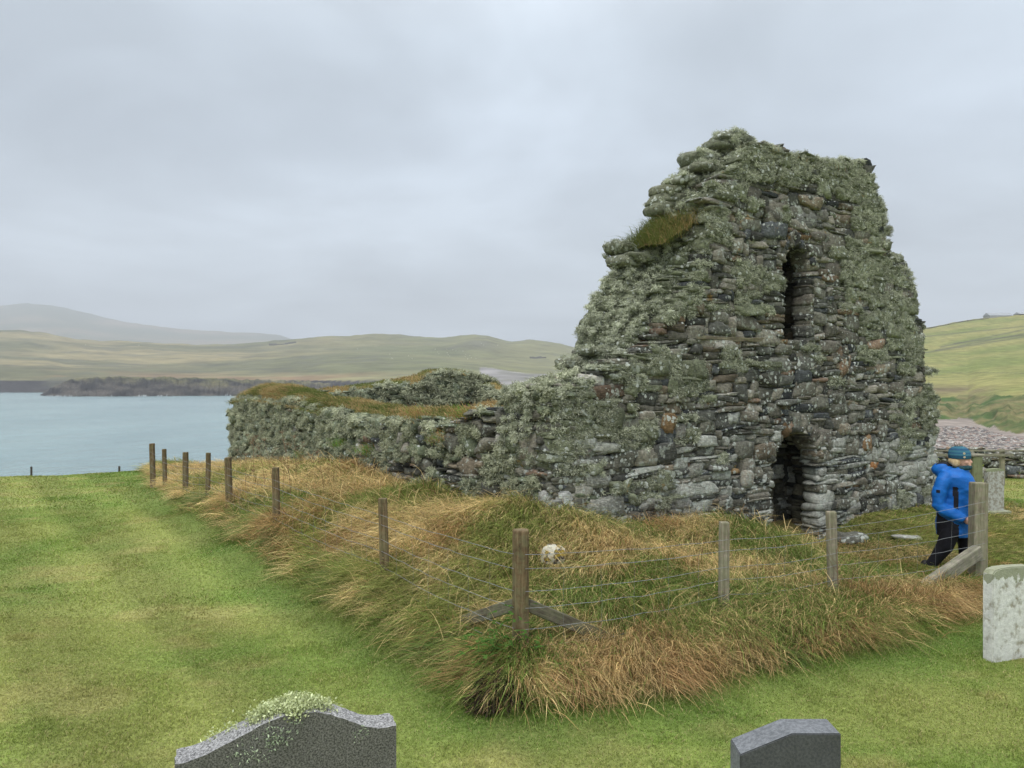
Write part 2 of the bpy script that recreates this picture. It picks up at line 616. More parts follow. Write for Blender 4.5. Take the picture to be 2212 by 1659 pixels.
M_LAND = attr_mat("far_land", 0.035, 0.38, 0.8, 4.0, spec=0.05, vscale=(.6, 1.2, 1))
far_c = [(-400, 720), (-250, 700), (-100, 668), (0, 660), (60, 655), (110, 660), (170, 672), (230, 688), (300, 700), (380, 710), (470, 716), (600, 722), (640, 733), (760, 752), (900, 780)]
FX, FY = zip(*far_c)


def z_far(P, D):
    c = np.interp(P, FX, FY)
    s = np.clip((D - 2600) / 2000, 0, 1)
    z = zy(790 + (c - 790) * s ** 0.8, D)
    z = np.where(D > 4600, zy(c, 4600) - (D - 4600) * 0.1, z)
    return z + (fbm(P * 0.03, D * 0.004, 4, 4) - 0.5) * 14 * s


def c_far(P, D, x, y, z):
    t = fbm(x * 0.004, y * 0.004, 12, 4)
    return lerp3((0.10, 0.11, 0.05), (0.21, 0.17, 0.10), sstep(0.3, 0.7, t))


fan_land("far_hill", -400, 900, 220, np.concatenate([np.linspace(2600, 4600, 50), [4700, 4850, 5000]]), z_far, c_far, M_LAND)

moor = [(-400, 700), (-200, 703), (0, 710), (60, 714), (150, 728), (240, 735), (330, 738), (430, 743), (520, 742), (560, 738), (620, 733), (700, 727), (800, 722), (860, 722), (900, 724),
        (960, 728), (985, 727), (1030, 723), (1050, 724), (1100, 733), (1180, 737), (1210, 742), (1240, 752), (1400, 765), (1700, 780), (2000, 790)]
MX, MY = zip(*moor)


def z_moor(P, D):
    c = np.interp(P, MX, MY)
    shore = np.interp(P, [-400, 540, 700, 1000, 1400], [830, 830, 800, 760, 740])
    cliff = np.interp(P, [-400, 300, 600, 960, 1040, 1300, 2000], [822, 824, 822, 822, 838, 838, 838])
    s = np.clip((D - shore - 12) / (1500 - shore), 0, 1)
    s2 = s + 0.05 * np.sin(s * 9 + P * 0.006) * s * (1 - s) * 4
    y = cliff + (c - cliff) * np.clip(s2, 0, 1) ** 0.75
    z = zy(y, D)
    k = np.clip((D - shore) / 12, 0, 1)
    z = (SEA - 1.5) * (1 - k) + z * k
    # inner knoll
    z = z + 16 * np.exp(-((P - 1035) / 75) ** 2 - ((D - 1250) / 60) ** 2)
    z = np.where(D > 1500, zy(c, 1500) - (D - 1500) * 0.1, z)
    amp = 7 * k * (0.2 + s)
    return z + (fbm(P * 0.02, D * 0.008, 14, 5) - 0.5) * amp * np.where(D < 1520, 1, 1)


def c_moor(P, D, x, y, z):
    t = fbm(x * 0.006, y * 0.012, 31, 5)
    c = lerp3((0.115, 0.115, 0.055), (0.235, 0.20, 0.10), sstep(0.3, 0.7, t))
    # greener to the right
    g = sstep(500, 1000, P) * 0.6
    c = c * (1 - g[:, None]) + np.array((0.135, 0.15, 0.065))[None] * g[:, None]
    # brown heath low down on the left
    b = (1 - sstep(850, 980, D)) * sstep(0.35, 0.6, fbm(x * 0.01, y * 0.02, 61, 4)) * (1 - sstep(600, 900, P))
    c = c * (1 - b[:, None]) + np.array((0.20, 0.13, 0.07))[None] * b[:, None]
    # dark rock in the sea cliff
    r_ = (z < 1.5) & (D < 870) & (P < 980)
    rk = np.array((0.028, 0.025, 0.027))[None] * (0.6 + 0.9 * fbm(x * 0.15, z * 0.6, 3, 4)[:, None])
    c = np.where(r_[:, None], rk, c)
    kn = np.exp(-((P - 1035) / 55) ** 2 - ((D - 1232) / 40) ** 2)[:, None] * 0.8
    c = c * (1 - kn) + np.array((0.10, 0.10, 0.075))[None] * kn
    # pale shingle beach
    bch = ((P > 1035) & (D < 930 + 30 * np.sin(P * 0.02)))
    sh = np.array((0.27, 0.255, 0.25))[None] * (0.8 + 0.3 * fbm(x * 0.02, y * 0.08, 71, 3)[:, None])
    c = np.where(bch[:, None], sh, c)
    st = sstep(0.60, 0.70, fbm(x * 0.02, y * 0.05, 91, 4))[:, None] * 0.6
    return c * (1 - st) + np.array((0.10, 0.10, 0.07))[None] * st


_ds = np.concatenate([np.linspace(735, 900, 70), np.linspace(905, 1500, 110), [1530, 1600, 1800, 2100]])
fan_land("moor_hill", -400, 2000, 620, _ds, z_moor, c_moor, M_LAND)

# rocky headland across the water
M_ROCK = attr_mat("headland_rock", 0.5, 0.6, 1.0, 1.2, spec=0.1)


def z_head(P, D):
    top = np.interp(P, [70, 85, 110, 150, 180, 260, 330, 420, 500, 560, 640, 720], [868, 856, 840, 822, 818, 815, 817, 817, 820, 822, 824, 828])
    front = 632 + 14 * fbm(P * 0.03, P * 0 + 2, 5, 4) + np.interp(P, [300, 700], [0, 60])
    k = np.clip((D - front) / 26, 0, 1)
    rugged = (fbm(P * 0.09, D * 0.05, 15, 5) - 0.5) * 15 * np.sin(np.clip(k, 0, 1) * math.pi * 0.9)
    zt = zy(top, 700)
    z = (SEA - 2) + (zt - SEA + 2) * k ** 0.62 + rugged
    end = sstep(760, 800, D)
    return z * (1 - end) + (SEA - 2) * end


def c_head(P, D, x, y, z):
    n = fbm(x * 0.07 + y * .02, z * .28 + y * 0.05, 19, 5)
    c = lerp3((0.012, 0.011, 0.013), (0.075, 0.065, 0.055), sstep(0.3, 0.7, n))
    sf = ((z > SEA - .1) & (z < SEA + .45) & (fbm(x * .05, y * .05, 23, 3) > .57))[:, None]
    c = np.where(sf, np.array((0.38, 0.41, 0.42))[None], c)
    g = sstep(-3.0, 3.5, z + (n - 0.5) * 14) * sstep(645, 680, D)
    gr = lerp3((0.09, 0.10, 0.03), (0.15, 0.13, 0.06), n)
    return c * (1 - g[:, None]) + gr * g[:, None]


fan_land("headland", 70, 720, 420, np.concatenate([np.linspace(628, 700, 60), np.linspace(705, 800, 14)]), z_head, c_head, M_ROCK)

# the near hill on the right with bank and shingle beach at its foot
rh = [(1600, 760), (1800, 735), (1985, 708), (2030, 703), (2060, 697), (2100, 690), (2140, 686), (2212, 679), (2400, 668), (2700, 655), (3200, 650)]
RX, RY = zip(*rh)


def z_right(P, D):
    c = np.interp(P, RX, RY)
    # image-row of the land at a few distances, turned into heights
    beach = EYE - (974 - HOR) / F * 88
    foot = np.interp(P, [1800, 2000, 2090, 2110, 2150, 2212, 2400], [903, 905, 905, 915, 928, 938, 950])
    dfoot = np.interp(foot, [903, 950], [165, 105])
    top = np.interp(P, [1800, 2050, 2100, 2212, 2400], [866, 864, 862, 862, 860])
    dtop = dfoot + 45
    y = np.where(D < dfoot, 0, 0)
    zb = np.interp(D, [60, 90, 165], [-6.0, -5.9, -6.0]) + 0 * P
    zfoot = zy(foot, dfoot); ztop = zy(top, dtop)
    k = np.clip((D - dfoot) / 45, 0, 1)
    zbank = zfoot * (1 - k ** 0.8) + ztop * k ** 0.8 + (fbm(P * 0.05, D * 0.1, 77, 4) - 0.5) * 3.0 * np.sin(k * math.pi)
    s = np.clip((D - dtop) / (560 - dtop), 0, 1)
    yy = top + (c - top) * s ** 0.72
    zf = zy(yy, D)
    z = np.where(D < dfoot, np.interp(D, [55, 90, 100], [-5.9, -5.9, -5.9]) * (1 - sstep(0.8, 1, D / dfoot)) + zfoot * sstep(0.8, 1, D / dfoot), np.where(D < dtop, zbank, zf))
    z = np.where(D > 560, zy(c, 560) - (D - 560) * 0.15, z)
    return z + (fbm(P * 0.03, D * 0.02, 7, 4) - 0.5) * 1.6 * s


def c_right(P, D, x, y, z):
    n = fbm(x * 0.03, y * 0.03, 25, 5)
    c = lerp3((0.16, 0.185, 0.06), (0.235, 0.225, 0.085), sstep(0.3, 0.7, n))
    foot = np.interp(P, [1800, 2000, 2090, 2110, 2150, 2212, 2400], [903, 905, 905, 915, 928, 938, 950])
    dfoot = np.interp(foot, [903, 950], [165, 105]) + (fbm(P * 0.06, D * 0, 45, 3) - 0.5) * 9
    py = HOR - (z - EYE) / D * F
    bank = lerp3((0.055, 0.095, 0.028), (0.17, 0.15, 0.07), sstep(0.3, 0.7, fbm(x * 0.22, y * 0.14, 35, 5)))
    c = np.where((D < dfoot + 50)[:, None], bank, c)
    br = np.clip(1 - np.abs(py - 843) / 16, 0, 1) * (1 - sstep(2080, 2190, P)) * 0.8
    br = br * sstep(0.25, 0.5, fbm(x * 0.05, y * 0.05, 85, 3))
    c = c * (1 - br[:, None]) + np.array((0.12, 0.09, 0.065))[None] * br[:, None]
    pb = np.array((0.25, 0.215, 0.19))[None] * (0.75 + 0.5 * fbm(x * 0.3, y * 0.1, 65, 4)[:, None])
    c = np.where((D < dfoot)[:, None], pb, c)
    # old dykes crossing the field
    for (xa, ya, xb, yb, wd) in [(2030, 750, 2212, 712, 1.6), (2020, 757, 2100, 742, 1.6), (1985, 764, 2010, 760, 1.5), (1985, 728, 2212, 705, 1.0), (2060, 742, 2230, 722, 1.4), (1960, 803, 2212, 806, 0.6)]:
        yl = ya + (P - xa) / (xb - xa) * (yb - ya)
        hit = np.clip(1 - np.abs(py - yl) / (wd * 1.6), 0, 1) * (P > xa) * 0.75
        c = c * (1 - hit[:, None]) + np.array((0.075, 0.075, 0.06))[None] * hit[:, None]
    return c


fan_land("hillside", 1600, 3200, 560, np.concatenate([np.linspace(60, 100, 12), np.linspace(102, 230, 90), np.linspace(234, 560, 120), [570, 600, 700, 900]]), z_right, c_right, attr_mat("hillside_grass", 0.35, 0.35, 0.7, 0.8, spec=0.05, vscale=(1, .35, 1)))

# ------------------------------------------------------------------ rubble masonry
def cube_template(n=4):
    """unit rounded-cube grid: verts in [-1,1]^3 and quads, n segments per edge"""
    key, verts, quads = {}, [], []

    def vid(p):
        k = tuple(int(round(c * n)) for c in p)
        if k not in key:
            key[k] = len(verts); verts.append([c * 2 / n * 1.0 - 1 for c in (k[0], k[1], k[2])])
        return key[k]
    for ax in range(3):
        for sgn in (0, 1):
            a, b = (ax + 1) % 3, (ax + 2) % 3
            for i in range(n):
                for j in range(n):
                    cs = []
                    for (di, dj) in ((0, 0), (1, 0), (1, 1), (0, 1)):
                        p = [0, 0, 0]; p[ax] = sgn; p[a] = (i + di) / n; p[b] = (j + dj) / n
                        cs.append(vid(p))
                    quads.append(cs if sgn else cs[::-1])
    return np.array(verts, float), np.array(quads)


TV, TQ = cube_template(4)


def stones_mesh(name, C, H, ax, cols, rs, k=(3.0, 9.0), warp=0.22, tilt=0.05, rough=0.12):
    """C centres (n,3), H half sizes (n,3) in the wall frame ax (3x3 rows: along, through, up)"""
    n = len(C)
    T = np.repeat(TV[None], n, 0)
    kk = rs.uniform(k[0], k[1], n)[:, None]
    nrm = (np.abs(T) ** kk[..., None]).sum(2) ** (1 / kk)
    T = T / nrm[..., None]
    # corners pulled about, for wedge and lozenge shapes
    off = rs.normal(0, warp, (n, 8, 3))
    off[..., 1] *= 0.5
    g = (TV + 1) / 2
    for c in range(8):
        wx = g[:, 0] if c & 1 else 1 - g[:, 0]; wy = g[:, 1] if c & 2 else 1 - g[:, 1]; wz = g[:, 2] if c & 4 else 1 - g[:, 2]
        T += (wx * wy * wz)[None, :, None] * off[:, c][:, None, :]
    # lumps
    for f in (2.3, 4.7):
        ph = rs.uniform(0, 6.28, (n, 1, 3)); fr = rs.uniform(0.7, 1.3, (n, 1, 3)) * f
        s = np.sin(TV[None] * fr + ph)
        T *= 1 + rough / f * 2 * (s[..., 0] * s[..., 1] + s[..., 2] * s[..., 0])[..., None]
    P = T * H[:, None, :]
    a = rs.normal(0, tilt, n)
    ca, sa = np.cos(a)[:, None], np.sin(a)[:, None]
    x, z = P[..., 0] * ca - P[..., 2] * sa, P[..., 0] * sa + P[..., 2] * ca
    P = np.stack([x, P[..., 1], z], -1)
    W = P @ ax + C[:, None, :]
    Q = (TQ[None] + (np.arange(n) * len(TV))[:, None, None]).reshape(-1, 4)
    cc = np.repeat(cols[:, None, :], len(TV), 1).reshape(-1, 4)
    return W.reshape(-1, 3), Q, cc


PAL = [((0.11, 0.108, 0.088), 30), ((0.15, 0.142, 0.115), 28), ((0.072, 0.073, 0.064), 18), ((0.19, 0.175, 0.145), 12), ((0.15, 0.125, 0.09), 8),
       ((0.17, 0.12, 0.085), 2.5), ((0.25, 0.24, 0.21), 6), ((0.06, 0.065, 0.068), 9), ((0.17, 0.11, 0.055), .8)]
PC = np.array([p[0] for p in PAL]) * 0.9; PW = np.array([p[1] for p in PAL], float); PW /= PW.sum()


def pack(cu, cv, occ, rs, big=1.0):
    """greedy random-rubble packing of a cell grid; occ True where no stone may go. Returns rectangles in cells."""
    nu, nv = occ.shape
    occ = occ.copy()
    out = []
    for j in range(nv):
        i = 0
        band = rs.random()
        while i < nu:
            if occ[i, j]:
                i += 1; continue
            q = rs.random()
            if q < 0.38 + 0.25 * (band > 0.7):
                w_, h_ = rs.integers(5, 14), rs.integers(1, 3)
            elif q < 0.74:
                w_, h_ = rs.integers(3, 8), rs.integers(2, 5)
            elif q < 0.89:
                w_, h_ = rs.integers(5, 10), rs.integers(4, 7)
            else:
                w_, h_ = rs.integers(2, 4), rs.integers(1, 4)
            w_ = max(1, int(w_ * big)); h_ = max(1, int(h_ * big))
            k = 0
            while k < w_ and i + k < nu and not occ[i + k, j]:
                k += 1
            w_ = k
            if i + w_ < nu and not occ[min(i + w_, nu - 1), j]:
                rest = 0
                while i + w_ + rest < nu and not occ[i + w_ + rest, j] and rest < 2:
                    rest += 1
                if rest < 2 and w_ < 13:
                    w_ += rest
            if w_ <= 2: h_ = min(h_, 4)
            h2 = 1
            while h2 < h_ and j + h2 < nv and not occ[i:i + w_, j + h2].any():
                h2 += 1
            occ[i:i + w_, j:j + h2] = True
            out.append((i, j, w_, h2))
            i += w_
    return out


class Walling:
    def __init__(self, O, U, Wd, length, thick, z0, z1, Hf, openings=(), cell=(0.05, 0.032), seed=1, slices=4, big=1.0, lichen=None, base=None, extra_lichen_all=False, pj=0.011):
        self.pj = pj
        self.O, self.U, self.Wd = np.array(O, float), np.array(U, float), np.array(Wd, float)
        self.ax = np.array([[U[0], U[1], 0], [Wd[0], Wd[1], 0], [0, 0, 1]], float)
        rs = np.random.default_rng(seed)
        self.C, self.H, self.slice, self.rs = [], [], [], rs
        dth = thick / slices
        self.core = []
        gu, gv = cell
        nu, nv = int(length / gu), int((z1 - z0) / gv)
        uu = (np.arange(nu) + 0.5) * gu; vv = z0 + (np.arange(nv) + 0.5) * gv
        UU, VV = np.meshgrid(uu, vv, indexing="ij")
        masks = []
        for s in range(slices):
            wc = (s + 0.5) * dth
            top = Hf(UU, np.full_like(UU, wc / thick)) + (fbm(UU * 2.2, np.full_like(UU, s * 3.7), seed, 3) - 0.5) * 0.28
            occ = VV > top
            for (u0, u1, v0, v1, arch) in (openings if s < slices - 1 else ()):  # back layer left closed: blocking masonry added to keep light out of the openings
                r = (u1 - u0) / 2
                sp_ = 0.07 * s
                u0, u1, v1 = u0 - sp_ * .2, u1 + sp_ * 1.9, v1 + sp_ * .4
                r = (u1 - u0) / 2
                inside = (UU > u0) & (UU < u1) & (VV > v0) & (VV < v1)
                if arch:
                    inside &= (VV < v1 - r) | (((UU - (u0 + r)) ** 2 + (VV - (v1 - r)) ** 2) < r * r)
                occ |= inside
            masks.append(occ)
        solid = ~masks[0]
        for mk in masks[1:]:
            solid &= ~mk
        # erode: where stone is well inside the mass, a dark core is enough
        eu, ev = int(0.26 / gu), int(0.26 / gv)
        er = solid.copy()
        for kx in range(1, eu + 1):
            er[kx:] &= solid[:-kx]; er[:-kx] &= solid[kx:]
        er[:eu] = False; er[-eu:] = False
        er2 = er.copy()
        for kx in range(1, ev + 1):
            er2[:, kx:] &= er[:, :-kx]; er2[:, :-kx] &= er[:, kx:]
        self.er = er2
        for s in range(slices):
            occ = masks[s].copy()
            if 0 < s < slices - 1:
                occ |= er2
            elif s == slices - 1 and slices > 1:
                occ |= er2 if not extra_lichen_all else False
            for (i, j, w_, h_) in pack(gu, gv, occ, rs, big):
                uc, vc = (i + w_ / 2) * gu, z0 + (j + h_ / 2) * gv
                area = w_ * h_
                pro = rs.normal(0, self.pj) - 0.01 * (h_ <= 1) + 0.008 * (area > 25)
                hd = dth / 2 * 1.25 + (0.02 if s else 0)
                wc = (s + 0.5) * dth + (-pro if s == 0 else rs.normal(0, 0.02))
                p = self.O + self.U * uc + self.Wd * wc
                self.C.append((p[0], p[1], vc)); self.H.append((w_ * gu / 2 * 1.03 + 0.002, hd, h_ * gv / 2 * 1.06 + 0.001)); self.slice.append(s)
        # core boxes over runs of cells
        cs = 0.2
        for a in np.arange(0, length, cs):
            ia, ib = int(a / gu), min(int((a + cs) / gu), nu)
            if ib <= ia: continue
            colm = er2[ia:ib].all(0)
            j = 0
            while j < nv:
                if colm[j]:
                    j2 = j
                    while j2 < nv and colm[j2]: j2 += 1
                    self.core.append((a, a + cs, z0 + j * gv - 0.14 if j else z0, z0 + j2 * gv + 0.14, 0.09, thick - 0.09))
                    j = j2
                j += 1
        self.C = np.array(self.C); self.H = np.array(self.H); self.slice = np.array(self.slice)

    def core_mesh(self, nm, parent):
        V, Q = [], []
        for (a, b, c, d, e, f) in self.core:
            k = len(V)
            for (u, w_, z) in ((a, e, c), (b, e, c), (b, f, c), (a, f, c), (a, e, d), (b, e, d), (b, f, d), (a, f, d)):
                p = self.O + self.U * u + self.Wd * w_
                V.append((p[0], p[1], z))
            Q += [(k, k + 3, k + 2, k + 1), (k + 4, k + 5, k + 6, k + 7), (k, k + 1, k + 5, k + 4), (k + 1, k + 2, k + 6, k + 5), (k + 2, k + 3, k + 7, k + 6), (k + 3, k, k + 4, k + 7)]
        return link_mesh(nm, np_mesh(nm, np.array(V), Q), M_EARTH, parent)


def stone_cols(n, rs, crust):
    c = PC[rs.choice(len(PC), n, p=PW)] * rs.uniform(0.7, 1.9, (n, 1))
    return np.concatenate([c, np.clip(crust, 0, 1)[:, None]], 1)


# lichen tufts ------------------------------------------------------------
def strands(P, Nn, n_per, length, width, colr, rs, droop=0.5, spread=0.75, out=None):
    """short branching straps: P (m,3) roots, Nn (m,3) growth direction"""
    P = np.repeat(P, n_per, 0); Nn = np.repeat(Nn, n_per, 0)
    n = len(P)
    d = Nn + rs.normal(0, spread, (n, 3))
    d /= np.linalg.norm(d, axis=1, keepdims=True)
    P = P + rs.normal(0, 0.014, (n, 3))
    Lg = length * rs.uniform(0.5, 1.25, n)[:, None]
    side = np.cross(d, rs.normal(0, 1, (n, 3)))
    side /= np.linalg.norm(side, axis=1, keepdims=True) + 1e-9
    side *= width * rs.uniform(0.6, 1.3, (n, 1))
    mid = P + d * Lg * 0.55
    tip = P + d * Lg + np.array([0, 0, -droop]) * Lg * rs.uniform(0.2, 1, (n, 1)) + rs.normal(0, 0.25, (n, 3)) * Lg
    V = np.stack([P - side * 0.6, P + side * 0.6, mid + side, mid - side, tip], 1).reshape(-1, 3)
    b = np.arange(n) * 5
    Q = np.stack([b, b + 1, b + 2, b + 3], 1)
    Tt = np.stack([b + 3, b + 2, b + 4], 1)
    tone = rs.uniform(0, 1, n) ** 1.2
    base = np.asarray(colr)
    c = (base[0][None] * (1 - tone[:, None]) + base[1][None] * tone[:, None]) * rs.uniform(0.8, 1.2, (n, 1))
    c = np.repeat(c, 5, 0)
    return V, Q, Tt, c


class Acc:
    def __init__(self): self.V, self.Q, self.T, self.C, self.n = [], [], [], [], 0

    def add(self, V, Q=None, T=None, C=None):
        self.V.append(V)
        if Q is not None and len(Q): self.Q.append(np.asarray(Q) + self.n)
        if T is not None and len(T): self.T.append(np.asarray(T) + self.n)
        self.C.append(C); self.n += len(V)

    def build(self, name, mat, parent=None, smooth=False):
        me = np_mesh(name, np.concatenate(self.V), np.concatenate(self.Q) if self.Q else None, np.concatenate(self.T) if self.T else None, np.concatenate(self.C), smooth)
        return link_mesh(name, me, mat, parent)


LICH = (np.array((0.28, 0.30, 0.215)), np.array((0.68, 0.70, 0.55)))
LICHG = (np.array((0.27, 0.29, 0.195)), np.array((0.60, 0.615, 0.45)))


_ib = bmesh.new(); bmesh.ops.create_icosphere(_ib, subdivisions=1, radius=1)
IV = np.array([v_.co[:] for v_ in _ib.verts]); IT = np.array([[v_.index for v_ in f_.verts] for f_ in _ib.faces]); _ib.free()


def lichen_on(acc, wl, sel, face_dir, rs, puffs_m2, per, rad, width, cols=LICH, top=True, length=None):
    """bushy cushions of lichen over the outward faces of the stones picked by sel"""
    C, H = wl.C[sel], wl.H[sel]
    if not len(C): return
    f = np.asarray(face_dir, float)
    length = length or rad * 0.85

    def cushions(pos, g, tone):
        n = len(pos)
        r = rad * rs.uniform(0.55, 1.35, n)
        sq = np.stack([np.ones(n) * 1.15, np.ones(n) * 1.15, rs.uniform(.7, 1.0, n)], 1)
        V = pos[:, None, :] + IV[None] * (r[:, None] * sq)[:, None, :] * rs.uniform(.7, 1.15, (n, len(IV), 1)) * 0.85
        T = (IT[None] + (np.arange(n) * len(IV))[:, None, None]).reshape(-1, 3)
        c0 = (cols[0] * 0.75 + cols[1] * 0.25)[None] * tone[:, None]
        acc.add(V.reshape(-1, 3), None, T, np.repeat(c0, len(IV), 0))
        ix = np.repeat(np.arange(n), per)
        d = rs.normal(0, 1, (len(ix), 3)); d /= np.linalg.norm(d, axis=1, keepdims=True)
        back = (d * g[ix]).sum(1)
        d = d - np.minimum(back, 0)[:, None] * 2 * g[ix]          # fold to the outward half
        P0 = pos[ix] + d * (r[ix][:, None] * sq[ix]) * 0.78
        V, Q, T, c = strands(P0, d, 1, length, width, cols, rs, droop=.35, spread=.45)
        acc.add(V, Q, T, c * np.repeat(tone[ix], 5)[:, None])
    area = 4 * H[:, 0] * H[:, 2]
    nn = rs.poisson(area * puffs_m2) + 1
    ix = np.repeat(np.arange(len(C)), nn)
    n = len(ix)
    tn = rs.uniform(0.72, 1.12, len(C))
    a = rs.uniform(-1, 1, n); b = rs.uniform(-1, 1, n)
    pos = C[ix] + a[:, None] * H[ix, 0][:, None] * wl.ax[0] * 0.95 + b[:, None] * H[ix, 2][:, None] * np.array([0, 0, 1.0])
    pos = pos + f * (H[ix, 1] * 0.92 + rad * .1 * rs.normal(0, 1, n))[:, None]
    g = np.repeat(f[None], n, 0) + np.array([0, 0, .2]); g /= np.linalg.norm(g, axis=1, keepdims=True)
    cushions(pos, g, tn[ix] * rs.uniform(.88, 1.12, n))
    if top:
        n2 = rs.poisson(H[:, 0] * H[:, 1] * 4 * puffs_m2 * 0.5)
        ix = np.repeat(np.arange(len(C)), n2)
        n = len(ix)
        if n:
            a = rs.uniform(-1, 1, n); b = rs.uniform(-1, 1, n)
            pos = C[ix] + a[:, None] * H[ix, 0][:, None] * wl.ax[0] + b[:, None] * H[ix, 1][:, None] * wl.ax[1] + H[ix, 2][:, None] * np.array([0, 0, 0.95])
            g = np.array([0, 0, 1.0])[None] + f * 0.3 + rs.normal(0, .1, (n, 3)); g /= np.linalg.norm(g, axis=1, keepdims=True)
            cushions(pos, g, tn[ix] * rs.uniform(.88, 1.12, n))


# heights of the gable wall: front profile (toward the viewer) and back profile
RU = [3.3, 3.4, 3.8, 4.6, 5.5, 6.4, 6.55, 6.6, 6.85, 6.9, 7.0, 7.3, 7.5, 7.8, 7.9, 8.1, 8.2, 8.35, 8.62]
RZ = [5.66, 5.72, 5.78, 5.80, 5.85, 5.92, 5.88, 5.55, 5.35, 4.9, 4.6, 4.5, 4.4, 4.1, 3.6, 3.4, 2.6, 2.15, 2.05]
FU = [0, .5, .75, 1.2, 1.69, 2.2, 2.5, 2.62, 2.75, 3.0, 3.2] + RU
FZ = [2.22, 2.35, 2.5, 2.72, 3.0, 3.55, 4.2, 4.8, 5.05, 5.3, 5.5] + RZ
KU = [0, .5, .98, 1.18, 1.35, 1.72, 1.9, 1.96, 2.45, 2.55, 2.75, 2.80, 3.15, 3.25] + RU
KZ = [2.25, 2.35, 2.52, 2.9, 3.28, 3.8, 4.0, 4.28, 4.5, 4.7, 4.9, 5.1, 5.3, 5.5] + RZ


def H_gable(u, w_):
    return np.interp(u, FU, FZ) * (1 - w_) + np.interp(u, KU, KZ) * w_


WIN = (4.24, 4.86, 2.98, 4.40, True)
DOOR = (4.03, 5.08, -0.7, 1.62, True)


def H_side(u, w_):
    return np.interp(u, [0, .6, 1.0, 1.3, 2, 3.5, 5.3, 7.5, 10.5, 13, 14.9], [2.3, 2.35, 2.25, 1.95, 1.85, 1.72, 1.68, 1.8, 1.95, 1.95, 1.82])


def H_end(u, w_):
    return np.interp(u, [0, .8, 2, 3.4, 5.0, 5.6, 6.6, 7.2, 8.4], [1.9, 1.95, 2.05, 2.15, 2.3, 2.55, 2.65, 2.5, 2.1])


def H_far(u, w_):
    return np.interp(u, [0, 3, 8, 11.0, 12.4, 13.2, 14.7], [2.2, 2.1, 2.0, 1.95, 1.9, 2.3, 2.5])


chapel = empty("ruined_chapel", (A[0], A[1], 0.6))
tag(chapel, "roofless stone chapel ruin with tall broken gable, arched doorway and slit window, shaggy with lichen", "ruin")
CH = Matrix.Translation((-A[0], -A[1], -0.6))


def under(o, root):
    """parent keeping the world place"""
    o.parent = root
    o.matrix_parent_inverse = Matrix.Translation(-Vector(root.location)) if root.rotation_euler.z == 0 else root.matrix_basis.inverted()
    return o


gab = Walling(A, G, N, 8.62, 1.0, -0.6, 6.0, H_gable, [WIN, DOOR], seed=11, cell=(0.058, 0.037))
sid = Walling(A + N * 0.0 - G * 0.0, N, G, 14.7, 0.9, -0.2, 3.1, H_side, seed=12, cell=(0.062, 0.052), pj=0.035)
end = Walling(A + N * 13.8 + G * 0.3, G, N, 8.0, 0.9, 0.0, 3.0, H_end, seed=13, cell=(0.075, 0.065), pj=0.035)
far = Walling(A + G * 7.4 + N * 0.6, N, G, 13.6, 0.9, 0.0, 3.0, H_far, seed=14, cell=(0.075, 0.065), pj=0.035)

# where tufted lichen is thick on the gable: patches in wall coordinates (u, z, ru, rz, density)
GP = []
for (px, py, rx, ry, dn_) in [(1390, 630, 120, 70, 1), (1330, 700, 90, 60, .95), (1470, 560, 60, 70, .9), (1500, 480, 70, 60, .8), (1500, 370, 90, 60, .7), (1640, 350, 150, 45, 1),
                              (1800, 375, 120, 45, 1), (1580, 430, 60, 50, .7), (1870, 480, 45, 110, .75), (1850, 590, 60, 90, .8), (1920, 640, 60, 110, .9), (1960, 760, 40, 60, .6), (1880, 720, 60, 70, .7),
                              (1605, 590, 38, 26, 1), (1600, 640, 30, 40, .6), (1665, 600, 26, 26, .8), (1690, 650, 20, 30, .7), (1740, 700, 20, 30, .5), (1450, 780, 80, 34, .9), (1360, 800, 60, 30, .6), (1580, 770, 34, 30, .8),
                              (1475, 835, 50, 26, 1), (1370, 850, 60, 34, .8), (1270, 880, 70, 40, .95), (1340, 920, 60, 30, .9), (1380, 960, 40, 40, .8), (1250, 1000, 50, 40, .7), (1235, 915, 60, 50, .85), (1225, 850, 60, 50, .95), (1215, 980, 40, 40, .8), (1300, 1060, 90, 34, .5), (1400, 1060, 80, 30, .45),
                              (1560, 900, 26, 30, .6), (1480, 930, 30, 30, .5), (1730, 900, 14, 18, .7), (1955, 930, 26, 50, .9), (2005, 880, 26, 60, 1), (1930, 1080, 40, 30, .6), (1950, 870, 30, 26, .6), (1700, 470, 16, 24, .6),
                              (1760, 760, 22, 20, .5), (1900, 1010, 30, 20, .3)]:
    t_ = on_line(px, A, G)
    y_ = A[1] + G[1] * t_
    GP.append((t_, height_at(py, y_), rx / F * y_ / 0.72, ry / F * y_, dn_))
GP = np.array(GP)


def dens_gable(u, z):
    d = np.zeros_like(u)
    for (a, b, ru, rz, k_) in GP:
        q = ((u - a) / ru) ** 2 + ((z - b) / rz) ** 2
        d = np.maximum(d, k_ * np.clip((1.15 - q) * 2, 0, 1))
    return d


def gable_uv(C):
    dx, dy = C[:, 0] - A[0], C[:, 1] - A[1]
    return dx * G[0] + dy * G[1], C[:, 2]


